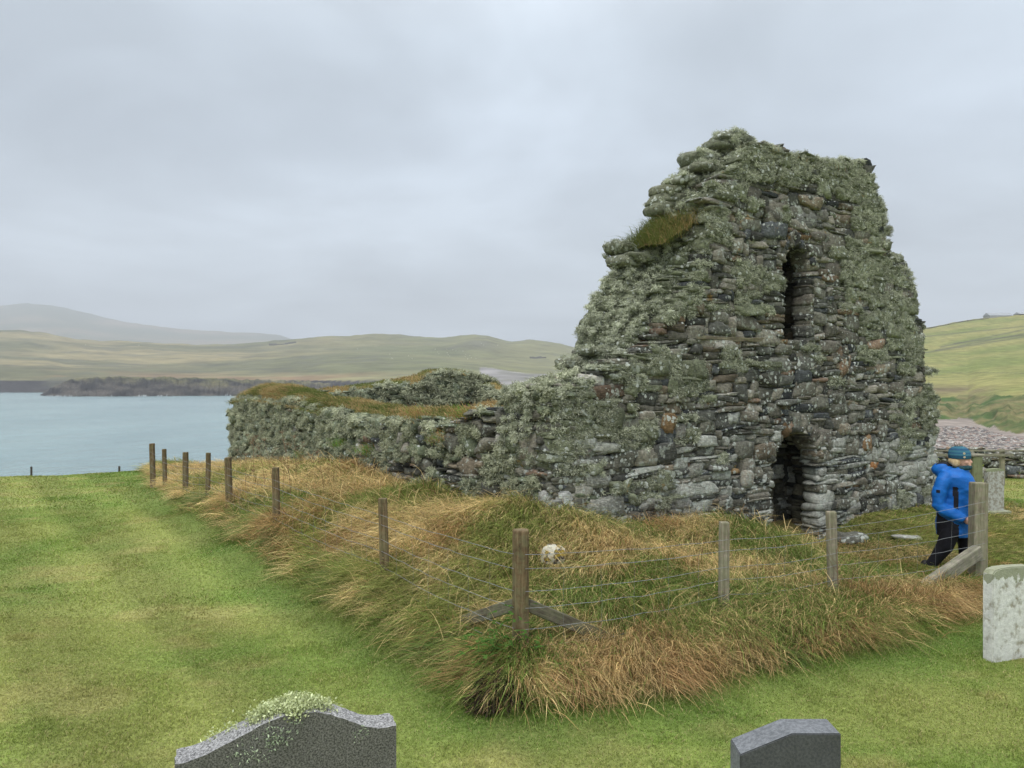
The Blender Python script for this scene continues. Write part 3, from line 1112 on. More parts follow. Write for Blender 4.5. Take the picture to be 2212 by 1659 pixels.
rsg = np.random.default_rng(5)
ug, zg = gable_uv(gab.C)
dg = dens_gable(ug, zg) * (0.65 + 0.7 * fbm(ug * 1.7, zg * 1.7, 8, 3)) + 0.012
lich_g = rsg.random(len(ug)) < dg * 0.95
lich_g |= (gab.slice > 0) & (rsg.random(len(ug)) < 0.7) & (zg > 2.4) & (zg > H_gable(ug, gab.slice / 4 + 0.12) - 0.35)
inop = (ug > 3.9) & (ug < 5.1) & (gab.slice > 0) & (zg < H_gable(ug, 0.5) - 0.5)
lich_g &= ~inop
for (a0_, a1_, b0_, b1_, _) in (WIN, DOOR):
    lich_g &= ~((ug > a0_ - .1) & (ug < a1_ + .38) & (zg > b0_ - .1) & (zg < b1_ + .12))
crust_g = 0.45 + 0.5 * fbm(ug * 0.8, zg * 0.8, 18, 3) + 0.35 * (zg < 1.3) * (rsg.random(len(ug)) < .6)
cg = stone_cols(len(ug), rsg, crust_g)
reveal_shade = (gab.slice > 0) & (ug > 3.7) & (ug < 5.6)  # shade of the openings painted into their inner stones, with a dark algae tint
cg[reveal_shade, :3] *= np.array((0.42, 0.42, 0.36)); cg[reveal_shade, 3] = 0.0
pale = (zg < 1.6) & (rsg.random(len(ug)) < 0.22) | ((ug > 6.8) & (zg < 1.35) & (rsg.random(len(ug)) < 0.6))
cg[pale, :3] = np.array((0.33, 0.335, 0.30)) * rsg.uniform(0.75, 1.15, (pale.sum(), 1))
cg[lich_g, :3] = np.array((0.17, 0.185, 0.12)) * rsg.uniform(0.7, 1.2, (lich_g.sum(), 1))
Hg = gab.H.copy()
Hg[lich_g, 1] += 0.025
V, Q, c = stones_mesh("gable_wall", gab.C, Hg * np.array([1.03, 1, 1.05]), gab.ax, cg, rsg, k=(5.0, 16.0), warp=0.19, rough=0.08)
# big rounded boulders at the foot and near corner, voussoirs over both arches, and the loose cap stones
exC, exH, exA, exc = [], [], [], []


def arch_stones(u0, u1, vtop, ring, n_, seed):
    r = (u1 - u0) / 2; uc, vc = (u0 + u1) / 2, vtop - r
    rs = np.random.default_rng(seed)
    Vs, Qs, Cs = [], [], []
    k = 0
    for i in range(n_):
        th = R(8 + 164 * (i + 0.5) / n_)
        ln = ring * rs.uniform(0.75, 1.15)
        rad = r + ln / 2 - 0.015
        du, dv = math.cos(th), math.sin(th)
        ctr = A + G * (uc + du * rad) + N * (0.14 + rs.normal(0, 0.008))
        ax = np.array([[G[0] * du, G[1] * du, dv], [N[0], N[1], 0], [-G[0] * dv, -G[1] * dv, du]])
        Hh = np.array([[ln / 2, 0.19, math.pi * (r + ln / 3) / n_ / 2 * 0.93]])
        v_, q_, c_ = stones_mesh("x", np.array([[ctr[0], ctr[1], vc + dv * rad]]), Hh, ax, stone_cols(1, rs, np.array([0.6])), rs, tilt=0.03, warp=0.1)
        Vs.append(v_); Qs.append(q_ + k); Cs.append(c_); k += len(v_)
    return np.concatenate(Vs), np.concatenate(Qs), np.concatenate(Cs)


parts = [(V, Q, c)]
big = []      # (px, py, half width m, half height m, colour, depth half)
for (px, py, hw, hh, co) in [(1300, 1098, .42, .15, (0.25, 0.25, 0.22)), (1212, 1078, .18, .10, (0.36, 0.36, 0.34)), (1400, 1085, .2, .09, (0.3, 0.3, 0.27)), (1470, 1085, .2, .1, (0.3, 0.3, .28)),
                             (1250, 957, .27, .095, (0.38, 0.39, 0.36)), (1290, 1040, .30, .13, (0.26, 0.26, 0.23)), (1310, 905, .27, .1, (0.10, 0.10, 0.09)), (1420, 1035, .12, .16, (0.33, 0.32, 0.28)),
                             (1500, 1015, .18, .12, (0.2, 0.2, 0.17)), (1440, 915, .12, .15, (0.2, 0.13, 0.065)), (1520, 902, .17, .11, (0.16, 0.165, 0.14)), (1582, 905, .13, .09, (0.3, 0.31, 0.28)),
                             (1680, 790, .28, .13, (0.16, 0.16, 0.135)), (1740, 785, .27, .17, (0.13, 0.13, 0.115)), (1822, 790, .13, .17, (0.22, 0.15, 0.10)), (1870, 958, .15, .16, (0.24, 0.155, 0.085)), (1885, 1005, .17, .06, (0.27, 0.13, 0.05)),
                             (1820, 925, .2, .11, (0.22, 0.19, 0.14)), (1905, 930, .17, .18, (0.15, 0.145, 0.12)), (1680, 465, .25, .19, (0.17, 0.16, 0.125)), (1735, 475, .28, .17, (0.16, 0.16, 0.145)), (1950, 1045, .4, .05, (0.40, 0.40, 0.37)),
                             (1930, 1020, .3, .05, (0.36, 0.36, 0.33)), (1850, 1090, .2, .1, (0.3, 0.3, 0.28)), (1760, 430, .3, .06, (0.13, 0.13, 0.11)), (1830, 580, .1, .09, (0.27, 0.20, 0.11)), (1790, 600, .22, .08, (0.17, 0.125, 0.085)),
                             (1270, 1000, .2, .06, (0.3, 0.3, 0.27)), (1235, 1000, .14, .07, (0.25, 0.25, 0.22)), (1242, 1018, .11, .03, (0.35, 0.18, 0.03)), (1560, 1010, .3, .05, (0.13, 0.125, 0.11))]:
    t_ = on_line(px, A, G); y_ = A[1] + G[1] * t_
    q_ = A + G * t_ + N * 0.10
    rb = np.random.default_rng(int(px * 7 + py))
    big.append(stones_mesh("b", np.array([[q_[0], q_[1], height_at(py, y_)]]), np.array([[hw, 0.15, hh]]), gab.ax, np.array([[*co, 0.9]]), rb, k=(3, 5), warp=0.13, tilt=0.06))
parts += big
parts.append(arch_stones(DOOR[0], DOOR[1], DOOR[3], 0.27, 11, 3))
parts.append(arch_stones(WIN[0], WIN[1], WIN[3], 0.2, 9, 4))
# overhanging slabs along the broken skyline
capC, capH = [], []
for (u, w_, z, hu, hz) in [(3.60, .4, 5.90, .30, .11), (3.42, .5, 5.80, .22, .07), (3.02, .6, 5.58, .19, .10), (3.0, .5, 5.42, .24, .07), (2.75, .6, 5.22, .26, .07), (2.62, .72, 5.10, .24, .09), (2.56, .74, 4.96, .2, .09), (2.52, .75, 4.84, .18, .09),
                           (1.88, .9, 4.22, .2, .09), (1.86, .85, 4.05, .19, .09), (2.0, .7, 4.08, .2, .07), (6.5, .4, 5.84, .26, .08), (6.98, .3, 5.3, .2, .08), (7.12, .3, 4.95, .22, .09), (7.05, .3, 4.7, .24, .06), (7.5, .3, 4.5, .2, .09), (7.75, .3, 4.3, .2, .09), (7.95, .3, 3.9, .22, .1), (8.2, .3, 3.15, .18, .08),
                           (7.85, .3, 4.1, .2, .08), (8.2, .3, 3.35, .18, .06), (8.4, .2, 2.55, .26, .035), (8.5, .3, 2.1, .2, .09), (1.1, .6, 2.75, .2, .07), (1.02, .9, 2.62, .15, .07), (1.35, .9, 3.05, .12, .07)]:
    q_ = A + G * u + N * w_
    hz = max(hz, .055)
    capC.append((q_[0], q_[1], z)); capH.append((hu, 0.26, hz))
capC, capH = np.array(capC), np.array(capH)
cc = stone_cols(len(capC), rsg, np.full(len(capC), .8)); cc[:, :3] = cc[:, :3] * 0.25 + np.array((0.12, 0.13, 0.085))
parts.append(stones_mesh("c", capC, capH, gab.ax, cc, rsg, k=(2.6, 5), warp=0.16, tilt=0.1))
acc = Acc()
for (v_, q_, c_) in parts: acc.add(v_, q_, None, c_)
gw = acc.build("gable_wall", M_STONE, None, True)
under(gw, chapel)
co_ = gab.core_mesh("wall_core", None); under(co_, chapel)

# the weathered plank bedded in the gable below the window
def plank_mesh(name, L_, w_, h_, seed, wob=0.01, mat=None, parent=None, bev=0.004):
    bm = bmesh.new()
    bmesh.ops.create_cube(bm, size=1)
    bmesh.ops.scale(bm, vec=(L_, w_, h_), verts=bm.verts)
    bmesh.ops.subdivide_edges(bm, edges=[e for e in bm.edges if abs((e.verts[0].co - e.verts[1].co).x) > L_ * .5], cuts=8)
    rr = random.Random(seed)
    for vtx in bm.verts:
        vtx.co += Vector((0, rr.uniform(-wob, wob), rr.uniform(-wob, wob)))
    bmesh.ops.bevel(bm, geom=list(bm.edges), offset=bev, segments=1, affect="EDGES")
    me = bpy.data.meshes.new(name); bm.to_mesh(me); bm.free()
    return link_mesh(name, me, mat, parent)


u0, u1 = on_line(1500, A, G), on_line(1688, A, G)
um = (u0 + u1) / 2
q_ = A + G * um + N * 0.02
pk = plank_mesh("timber_plank", (u1 - u0), 0.12, 0.06, 3, 0.012, wood_mat("bedded_timber", (0.17, 0.14, 0.10), (0.06, 0.05, 0.04), (0.29, 0.26, 0.18), 0.4, 0))
pk.location = (q_[0], q_[1], (height_at(728, A[1] + G[1] * u0) + height_at(738, A[1] + G[1] * u1)) / 2 + 0.0)
pk.rotation_euler = (0, R(0.3), math.atan2(G[1], G[0]))
under(pk, chapel)


def simple_wall(wl, name, lich_frac, face, seed, crust=0.6, rnd=(2.4, 5.0)):
    rs = np.random.default_rng(seed)
    n = len(wl.C)
    li = rs.random(n) < lich_frac(wl.C)
    c = stone_cols(n, rs, np.full(n, crust))
    c[li, :3] = np.array((0.16, 0.185, 0.12)) * rs.uniform(0.65, 1.15, (li.sum(), 1))
    V, Q, cc = stones_mesh(name, wl.C, wl.H * np.array([0.98, 1.15, 0.96]), wl.ax, c, rs, k=rnd, warp=0.25, rough=0.2)
    o = link_mesh(name, np_mesh(name, V, Q, col=cc, smooth=True), M_STONE)
    under(o, chapel)
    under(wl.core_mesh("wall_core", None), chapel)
    return li, rs


def lf_side(C):
    t_ = (C[:, 0] - A[0]) * N[0] + (C[:, 1] - A[1]) * N[1]
    f = np.interp(t_, [0, 1.2, 2.5, 5, 7, 15], [0.65, 0.75, 0.72, 0.86, 0.95, 0.99])
    # bare patches
    b = fbm(t_ * 0.8, C[:, 2] * 1.5, 44, 3)
    f = f - 0.55 * ((b > 0.6) & (t_ < 6))
    return np.where((C[:, 2] < 1.25) & (t_ < 4.5) & (t_ > 2.0), f * 0.35, f)


li_s, rs_s = simple_wall(sid, "side_wall", lf_side, -G, 21)
li_e, rs_e = simple_wall(end, "end_wall", lambda C: np.full(len(C), 0.93), -N, 22)
li_f, rs_f = simple_wall(far, "far_side_wall", lambda C: np.full(len(C), 0.95), -G, 23)

lg = Acc()
outN = -np.array([N[0], N[1], 0]); outG = -np.array([G[0], G[1], 0])
lichen_on(lg, gab, lich_g & (gab.slice == 0), outN, rsg, 150, 95, 0.034, 0.0032, length=.030)
lichen_on(lg, gab, lich_g & (gab.slice > 0), outG, rsg, 90, 90, 0.040, 0.0036, length=.032)
lichen_on(lg, gab, lich_g & (gab.slice > 0), outN, rsg, 70, 90, 0.040, 0.0036, length=.032)


class _W: pass


cw = _W(); cw.C, cw.H, cw.ax = capC, capH * np.array([.78, .85, .9]), gab.ax
lichen_on(lg, cw, np.ones(len(capC), bool), outN, rsg, 130, 110, 0.036, 0.0036, length=.034)
under(lg.build("lichen_tufts", M_LICHEN), chapel)
ls = Acc()
lichen_on(ls, sid, li_s & (sid.slice == 0), outG, rs_s, 44, 100, 0.062, 0.0050, cols=LICHG, length=.036)
us_ = (sid.C[:, 0] - A[0]) * N[0] + (sid.C[:, 1] - A[1]) * N[1]
lichen_on(ls, sid, li_s & (sid.slice > 0) & (us_ < 1.7), np.array([0, 0, 1.0]), rs_s, 14, 60, 0.07, 0.0065, cols=LICHG)
lichen_on(ls, end, li_e & (end.slice == 0), outN, rs_e, 26, 45, 0.09, 0.010, cols=LICHG)
lichen_on(ls, far, li_f & (far.slice == 0), outG, rs_f, 24, 45, 0.09, 0.010, cols=LICHG)
under(ls.build("lichen_tufts", M_LICHEN), chapel)


# ------------------------------------------------------------------ grass
def blades(acc, x, y, z, lean, length, width, cbase, ctip, rs, droop=0.6, segs=3, stiff=0.9, clampz=True):
    """arching blades; lean (n,2) horizontal drift, length (n,), colours (n,3)"""
    n = len(x)
    d0 = np.stack([lean[:, 0] * 0.45 + rs.normal(0, .16, n), lean[:, 1] * 0.45 + rs.normal(0, .16, n), np.full(n, stiff)], 1)
    d0 /= np.linalg.norm(d0, axis=1, keepdims=True)
    bend = np.stack([lean[:, 0] + rs.normal(0, .12, n), lean[:, 1] + rs.normal(0, .12, n), -droop * rs.uniform(0.5, 1.3, n)], 1)
    a = rs.uniform(0, math.pi, n)
    # width vector roughly across the view and across the blade
    sv = np.stack([np.cos(a), np.sin(a), rs.normal(0, .25, n)], 1)
    sv /= np.linalg.norm(sv, axis=1, keepdims=True)
    P0 = np.stack([x, y, z], 1)
    ts = np.linspace(0, 1, segs + 1)
    rows = []
    for t in ts:
        p = P0 + length[:, None] * (t * d0 * (1 - 0.25 * t) + t * t * bend * 0.75)
        if t > 0 and clampz:
            gz_ = look(GZ, p[:, 0], p[:, 1]) + 0.015 + 0.02 * t
            p[:, 2] = np.maximum(p[:, 2], np.minimum(gz_, P0[:, 2] + 0.3))
        wd = width * (1 - 0.75 * t) * 0.5
        if t < 1:
            rows += [p - sv * wd[:, None], p + sv * wd[:, None]]
        else:
            rows.append(p)
    m = 2 * segs + 1
    V = np.stack(rows, 1).reshape(-1, 3)
    b = np.arange(n) * m
    Q = [np.stack([b + 2 * k, b + 2 * k + 1, b + 2 * k + 3, b + 2 * k + 2], 1) for k in range(segs - 1)]
    T = np.stack([b + 2 * segs - 2, b + 2 * segs - 1, b + 2 * segs], 1)
    cols = []
    for k, t in enumerate(ts):
        c = cbase * (1 - t) + ctip * t
        cols += [c] * (2 if t < 1 else 1)
    C = np.stack(cols, 1).reshape(-1, 3)
    acc.add(V, np.concatenate(Q) if Q else None, T, C)


GRN = np.array((0.13, 0.23, 0.045)); OLV = np.array((0.28, 0.30, 0.08)); STR = np.array((0.74, 0.57, 0.28)); ORG = np.array((0.52, 0.335, 0.155)); BRN = np.array((0.28, 0.18, 0.09)); DGR = np.array((0.05, 0.10, 0.03))


def in_view(x, y, m=60):
    px = CX + x / np.maximum(y, .1) * F
    return (y > 1) & (px > -m) & (px < 2212 + m)


rsl = np.random.default_rng(77)
ga = Acc()


def long_grass(n_tuft, y0, y1, per, wmul, seed):
    rs = np.random.default_rng(seed)
    tx, ty = rs.uniform(-10.5, 9.5, n_tuft * 4), rs.uniform(y0, y1, n_tuft * 4)
    sd = look(GSD, tx, ty)
    u_, v_ = wall_uv(tx, ty)
    ok = (sd > -0.02) & in_view(tx, ty)
    ok &= ~((u_ > -0.02) & (u_ < 8.5) & (v_ > 0.0) & (v_ < 14.8))
    ok &= ~((u_ > 3.95) & (u_ < 5.3) & (v_ > -0.35))
    ok &= ~((u_ > 0.5) & (v_ > 0.5))
    tx, ty, sd = tx[ok][:n_tuft], ty[ok][:n_tuft], sd[ok][:n_tuft]
    n = len(tx)
    gx, gy = look(GDX, tx, ty), look(GDY, tx, ty)
    ox, oy = -look(SDX, tx, ty), -look(SDY, tx, ty)
    wa = fbm(tx * 0.6, ty * 0.6, 101, 3) * 9.0
    edge = np.clip(1 - sd / 0.75, 0, 1)
    lx = -gx * 1.1 + ox * (0.25 + 0.45 * edge) - 0.28 + 0.55 * np.cos(wa)
    ly = -gy * 1.1 + oy * (0.25 + 0.45 * edge) - 0.25 + 0.55 * np.sin(wa)
    nl = np.hypot(lx, ly) + 1e-6
    mag = np.clip(nl, 0.3, 0.8) * rs.uniform(0.5, 1.25, n) * (1 - 0.25 * edge) * (1 - .3 * sstep(0, -3, tx))
    lx, ly = lx / nl * mag, ly / nl * mag
    # height and colour fields
    short = sstep(3.4, 4.8, tx) * sstep(8.3, 9.3, ty)
    hgt = (0.34 + 0.16 * fbm(tx * 1.4, ty * 1.4, 111, 3)) * (1 - 0.62 * short) * (1 + 0.25 * edge)
    hgt *= rs.uniform(0.7, 1.3, n)
    nb_ = np.minimum(np.hypot(tx - .45, ty - 6.3), np.hypot(tx + .2, ty - 6.45))
    hgt *= 1 - .45 * np.exp(-(nb_ / .3) ** 2)
    hgt *= 1 - .35 * np.clip(1 - sd / .3, 0, 1)
    hgt *= 1 - .75 * np.exp(-(np.hypot(tx - .44, ty - 7.8) / .26) ** 2)
    f1 = fbm(tx * 0.85, ty * 0.85, 131, 4); f2 = fbm(tx * 1.6 + 4, ty * 1.6, 141, 4); f3 = fbm(tx * 0.5, ty * 0.5 + 7, 151, 2)
    left = sstep(1.5, -2.5, tx)
    straw = np.clip(sstep(0.50, 0.60, f1 + 0.075 * left - 0.03 * (tx > .8)), 0, 1)
    front = np.clip(1 - np.abs(sd - 0.5) / 0.7, 0, 1) * sstep(-0.4, 0.3, tx) * (1 - sstep(4.5, 6, tx))
    leftedge = np.clip(1 - sd / 0.75, 0, 1) * sstep(-0.6, -1.6, tx)
    org = sstep(0.5, 0.64, f2)
    base = GRN[None] * (1 - sstep(.35, .6, f3)[:, None] * .6) + OLV[None] * (sstep(.35, .6, f3)[:, None] * .6)
    pal = lerp3(STR, ORG, np.clip(org + 0.2 * front, 0, 1))
    pal = pal * (1 - 0.35 * front[:, None]) + BRN[None] * 0.35 * front[:, None]
    kk = np.clip(straw * 0.9 + 0.30 * front - 0.75 * leftedge * (tx > -6.5) * (f2 < .56), 0, 1) * (1 - 0.25 * short)
    nb = per
    ix = np.repeat(np.arange(n), nb)
    m_ = len(ix)
    rad = np.abs(rs.normal(0, 0.085, m_)); an = rs.uniform(0, 6.283, m_)
    bx, by = tx[ix] + np.cos(an) * rad, ty[ix] + np.sin(an) * rad
    bz = look(GZ, bx, by) - 0.02
    lean = np.stack([lx[ix] + np.cos(an) * rad * 2.5 + rs.normal(0, .13, m_), ly[ix] + np.sin(an) * rad * 2.5 + rs.normal(0, .13, m_)], 1)
    ln = hgt[ix] * rs.uniform(0.55, 1.2, m_)
    isst = rs.random(m_) < (0.10 + 0.82 * kk[ix])
    tone = rs.uniform(0.62, 1.28, n)[ix][:, None]
    c0 = base[ix] * rs.uniform(0.55, 1.5, (m_, 1)) * tone
    cs = pal[ix] * rs.uniform(0.5, 1.35, (m_, 1)) * tone
    tip = np.where(isst[:, None], cs * 1.1, c0 * 0.8 + pal[ix] * 0.18)
    bas = np.where(isst[:, None], cs * 0.8 + 0.1 * c0, c0)
    blades(ga, bx, by, bz, lean, ln, 0.0072 * wmul * rs.uniform(0.6, 1.3, m_), bas, tip, rs, droop=0.62)


long_grass(3300, 5.3, 8.6, 26, 1.0, 1)
long_grass(4300, 8.6, 12.5, 22, 1.25, 2)
long_grass(3600, 12.5, 21.5, 16, 2.0, 3)


def rim_tussocks(seed):
    rs = np.random.default_rng(seed)
    b = np.array(BND[:])
    seg = np.linalg.norm(np.diff(b, axis=0), axis=1); cum = np.concatenate([[0], np.cumsum(seg)])
    s_ = 0
    while s_ < cum[-1]:
        x = np.interp(s_, cum, b[:, 0]); y = np.interp(s_, cum, b[:, 1])
        near = y < 9
        ox, oy = -float(look(SDX, np.array([x]), np.array([y]))[0]), -float(look(SDY, np.array([x]), np.array([y]))[0])
        off = rs.uniform(.12, .34)
        cx_, cy_ = x - ox * off, y - oy * off
        rad = rs.uniform(.09, .17); n = int(rs.uniform(170, 330) * (1 if near else .6))
        a = rs.uniform(0, 6.283, n); r = rad * np.sqrt(rs.random(n))
        bx, by = cx_ + np.cos(a) * r, cy_ + np.sin(a) * r
        bz = look(GZ, bx, by) - .02
        drift = rs.uniform(.25, .75); tw = rs.uniform(-.5, .5)
        lx, ly = ox * drift - oy * tw - .1, oy * drift + ox * tw
        lean = np.stack([lx + np.cos(a) * r / rad * .35 + rs.normal(0, .1, n), ly + np.sin(a) * r / rad * .35 + rs.normal(0, .1, n)], 1)
        isl = x < -.5
        q = rs.random()
        if isl: kind = 0 if q < .58 else (1 if q < .85 else 2)
        else: kind = 3 if q < .6 else (1 if q < .8 else 0)
        if y > 14 and isl: kind = 1
        c1 = [np.array((0.11, 0.19, 0.06)), STR * .9, ORG * .9, BRN * 1.25][kind]
        c2 = [np.array((0.26, 0.28, 0.11)), STR * 1.1, STR * .8, ORG][kind]
        m_ = (rs.random(n) < .35)[:, None]
        c = np.where(m_, c2[None], c1[None]) * np.exp(rs.normal(0, .32, (n, 1)))
        L_ = rs.uniform(.30, .46) * (1 - .25 * (kind == 0 and not isl))
        blades(ga, bx, by, bz, lean, L_ * rs.uniform(.6, 1.15, n), 0.0075 * (1 if near else 1.7) * rs.uniform(.6, 1.3, n), c * .85, c * 1.1, rs, droop=.85)
        s_ += rs.uniform(.16, .34)


rim_tussocks(5)
# stray stalks lying and standing every way through the tussocks
rs = np.random.default_rng(66)
n = 20000
x, y = rs.uniform(-9.5, 7, n), rs.uniform(5.3, 19, n)
u_, v_ = wall_uv(x, y)
ok = (look(GSD, x, y) > .08) & in_view(x, y) & ~((u_ > -.05) & (v_ > -.05)) & ((u_ < .2) | (v_ < -.15)) & ((x < 4.2) | (y < 8.6))
x, y = x[ok], y[ok]; n = len(x)
an = rs.uniform(0, 6.283, n)
c = np.where((rs.random(n) < .6)[:, None], STR[None] * 1.1, np.where((rs.random(n) < .5)[:, None], ORG[None], BRN[None] * .7)) * rs.uniform(.6, 1.25, (n, 1))
blades(ga, x, y, look(GZ, x, y) + rs.uniform(0, .12, n), np.stack([np.cos(an), np.sin(an)], 1) * rs.uniform(.2, 1.3, (n, 1)), rs.uniform(.22, .52, n), np.full(n, .0052) * (1 + (y > 10)), c * .9, c, rs, droop=.35, stiff=.75)
lgo = tag(ga.build("long_grass", M_GRASS), "tussocky long grass, green and straw coloured, covering the mound around the ruin", "grass", kind="stuff")

# turf and grass crowns on the ruin (part of it)
tu = Acc()


def turf_cap(wl_O, U, Wd, u0, u1, w0, w1, topf, hump, seed, nu=60, nw=10):
    """a lumpy sod laid over the wall head"""
    us, ws = np.linspace(u0, u1, nu), np.linspace(w0, w1, nw)
    UU, WW = np.meshgrid(us, ws)
    e = np.minimum(np.minimum((UU - u0), (u1 - UU)) / 0.4, 1).clip(0, 1)
    b = np.sin(np.clip((WW - w0) / (w1 - w0), 0, 1) * math.pi) ** 0.5
    zz = topf(UU) - 0.1 + hump(UU) * b * e + 0.12 * (fbm(UU * 2.5, WW * 3, seed, 3) - 0.4) * b
    X_ = wl_O[0] + U[0] * UU + Wd[0] * WW; Y_ = wl_O[1] + U[1] * UU + Wd[1] * WW
    V = np.stack([X_.ravel(), Y_.ravel(), zz.ravel()], 1)
    idx = np.arange(UU.size).reshape(UU.shape)
    Q = np.stack([idx[:-1, :-1], idx[:-1, 1:], idx[1:, 1:], idx[1:, :-1]], -1).reshape(-1, 4)
    f = fbm(UU.ravel() * 1.2, WW.ravel() * 2 + seed, seed + 1, 4)
    C = lerp3((0.11, 0.12, 0.03), (0.22, 0.16, 0.06), sstep(.35, .65, f))
    acc_turf.add(V, Q, None, C)
    return X_.ravel(), Y_.ravel(), zz.ravel(), f


acc_turf = Acc()


def turf_blades(Xv, Yv, Zv, f, per, ln, lean, seed, green=0.4, w_=0.007):
    rs = np.random.default_rng(seed)
    ix = rs.integers(0, len(Xv), per)
    n = per
    x = Xv[ix] + rs.normal(0, .06, n); y = Yv[ix] + rs.normal(0, .06, n); z = Zv[ix] + rs.normal(0, .015, n) - 0.01
    g = rs.random(n) < np.clip(green + (0.5 - f[ix]) * 2.5, 0, 1)
    c = np.where(g[:, None], np.array((0.17, 0.20, 0.06))[None], np.where(rs.random((n, 1)) < .22, ORG[None] * .9, STR[None] * 0.62)) * rs.uniform(0.7, 1.25, (n, 1))
    le = np.array(lean)[None] + rs.normal(0, .3, (n, 2))
    blades(tu, x, y, z, le, ln * rs.uniform(.5, 1.2, n), np.full(n, w_), c * 0.85, c * 1.05, rs, droop=0.55, clampz=False)


sO = A
hs = lambda u: H_side(u, 0)
r_ = turf_cap(sO, N, G, 7.6, 14.6, 0.02, 1.0, hs, lambda u: np.interp(u, [7.6, 9, 11, 12.5, 14, 14.6], [.16, .26, .36, .38, .26, .1]), 31, 90, 14)
turf_blades(*r_, 30000, .17, -G * 0.6 + np.array([-.1, -.1]), 31, 0.6, 0.010)
r_ = turf_cap(sO, N, G, 1.7, 8.6, 0.22, 1.0, hs, lambda u: 0.27 + 0 * u, 32, 90, 8)
turf_blades(*r_, 22000, .17, -G * 0.35, 32, 0.3, 0.009)
eO = A + N * 13.8 + G * 0.3
he = lambda u: H_end(u, 0)
r_ = turf_cap(eO, G, N, 1.0, 7.6, 0.05, 0.95, he, lambda u: np.interp(u, [1, 3, 5, 6, 7.6], [.1, .18, .25, .22, .05]), 33, 60, 8)
turf_blades(*r_, 9000, .13, -N * 0.3, 33, 0.75, 0.012)
fO = A + G * 7.4 + N * 0.6
hf = lambda u: H_far(u, 0)
r_ = turf_cap(fO, N, G, 9.2, 13.6, 0.05, 0.9, hf, lambda u: 0.16 + 0 * u, 34, 40, 8)
turf_blades(*r_, 4000, .12, -G * 0.3, 34, 0.7, 0.012)
# grassy ledge on the broken shoulder, and the grass along the gable head
ledge = lambda u: np.interp(u, [1.9, 2.05, 2.45, 2.7], [4.28, 4.38, 4.6, 4.78])
r_ = turf_cap(A, G, N, 1.92, 2.72, 0.15, 1.0, ledge, lambda u: 0.1 + 0 * u, 35, 14, 10)
turf_blades(*r_, 3600, .26, -G * 0.45 + np.array([0.1, -.45]), 35, 1.15, 0.007)
hg = lambda u: np.full_like(u, 5.78)
r_ = turf_cap(A, G, N, 3.5, 5.6, 0.05, 0.95, hg, lambda u: 0.12 + 0 * u, 36, 20, 8)
turf_blades(*r_, 3200, .17, np.array([.1, -.1]), 36, 0.75, 0.006)
sp = lambda u: np.interp(u, [.75, 1.0, 1.4, 2.2], [2.55, 2.7, 3.2, 3.5])
under(acc_turf.build("turf_cap", M_TURF, None, True), chapel)
# tufts sprouting from side-wall joints
rs = np.random.default_rng(9)
for (px, py, c_) in [(745, 960, 1), (800, 975, 1), (660, 985, 0.5), (960, 950, 0), (900, 895, 0), (1000, 895, .3)]:
    t_ = on_line(px, A, N)
    p_ = A + N * t_ - G * 0.03
    n = 350
    x = p_[0] + rs.normal(0, .1, n); y = p_[1] + rs.normal(0, .1, n); z = np.full(n, height_at(py, p_[1])) + rs.normal(0, .05, n)
    c = np.where(rs.random((n, 1)) < .3 + .5 * c_, GRN[None] * 1.4, ORG[None] * .9) * rs.uniform(.7, 1.2, (n, 1))
    blades(tu, x, y, z, np.tile(-G * .6, (n, 1)) + rs.normal(0, .2, (n, 2)), .16 * rs.uniform(.6, 1.2, n), np.full(n, .008), c, c, rs, clampz=False)
under(tu.build("wall_head_grass", M_GRASS), chapel)

# ------------------------------------------------------------------ mown lawn blades
la = Acc()


def lawn(n, y0, y1, ln, wd, seed):
    rs = np.random.default_rng(seed)
    # uniform over the ground seen between two distances
    y = np.sqrt(rs.uniform(y0 ** 2, y1 ** 2, n * 2)); x = rs.uniform(-0.70, 0.70, n * 2) * y
    sd = poly_sd(x, y)
    u_, v_ = wall_uv(x, y)
    ok = (sd < 0.04) & ~((u_ > -0.1) & (u_ < 8.8) & (v_ > 0) & (v_ < 15)) & (np.abs(x) < 15.5)
    ok &= ~((x > -6.5) & (x < 7) & (y > 15))
    x, y, sd = x[ok][:n], y[ok][:n], sd[ok][:n]
    n = len(x)
    z = look(GZ, x, y) - 0.004
    c = lawn_col(x, y) * np.exp(rs.normal(0, .21, (n, 1)))
    st = rs.random(n) < 0.09
    c[st] = np.array((0.52, 0.45, 0.22)) * rs.uniform(.6, 1.1, (st.sum(), 1))
    edge = np.clip(1 + sd / 0.3, 0, 1)
    tall = 1 + 1.0 * edge + 0.5 * (fbm(x * 3, y * 3, 61, 3) > 0.6)
    a = rs.uniform(0, 6.283, n)
    lean = np.stack([np.cos(a) * .5, np.sin(a) * .5], 1)
    blades(la, x, y, z, lean, ln * tall * rs.uniform(.5, 1.2, n), wd * rs.uniform(.7, 1.3, n), c * 0.9, c * 1.05, rs, droop=0.35, segs=2, clampz=False)


lawn(250000, 4.0, 8.0, 0.034, 0.0052, 1)
lawn(150000, 8.0, 14.0, 0.036, 0.0085, 2)
lawn(70000, 14.0, 22.0, 0.05, 0.016, 3)
tag(la.build("lawn_grass", M_LAWN), "short mown lawn grass around the churchyard, green mottled with yellow", "grass", kind="stuff")

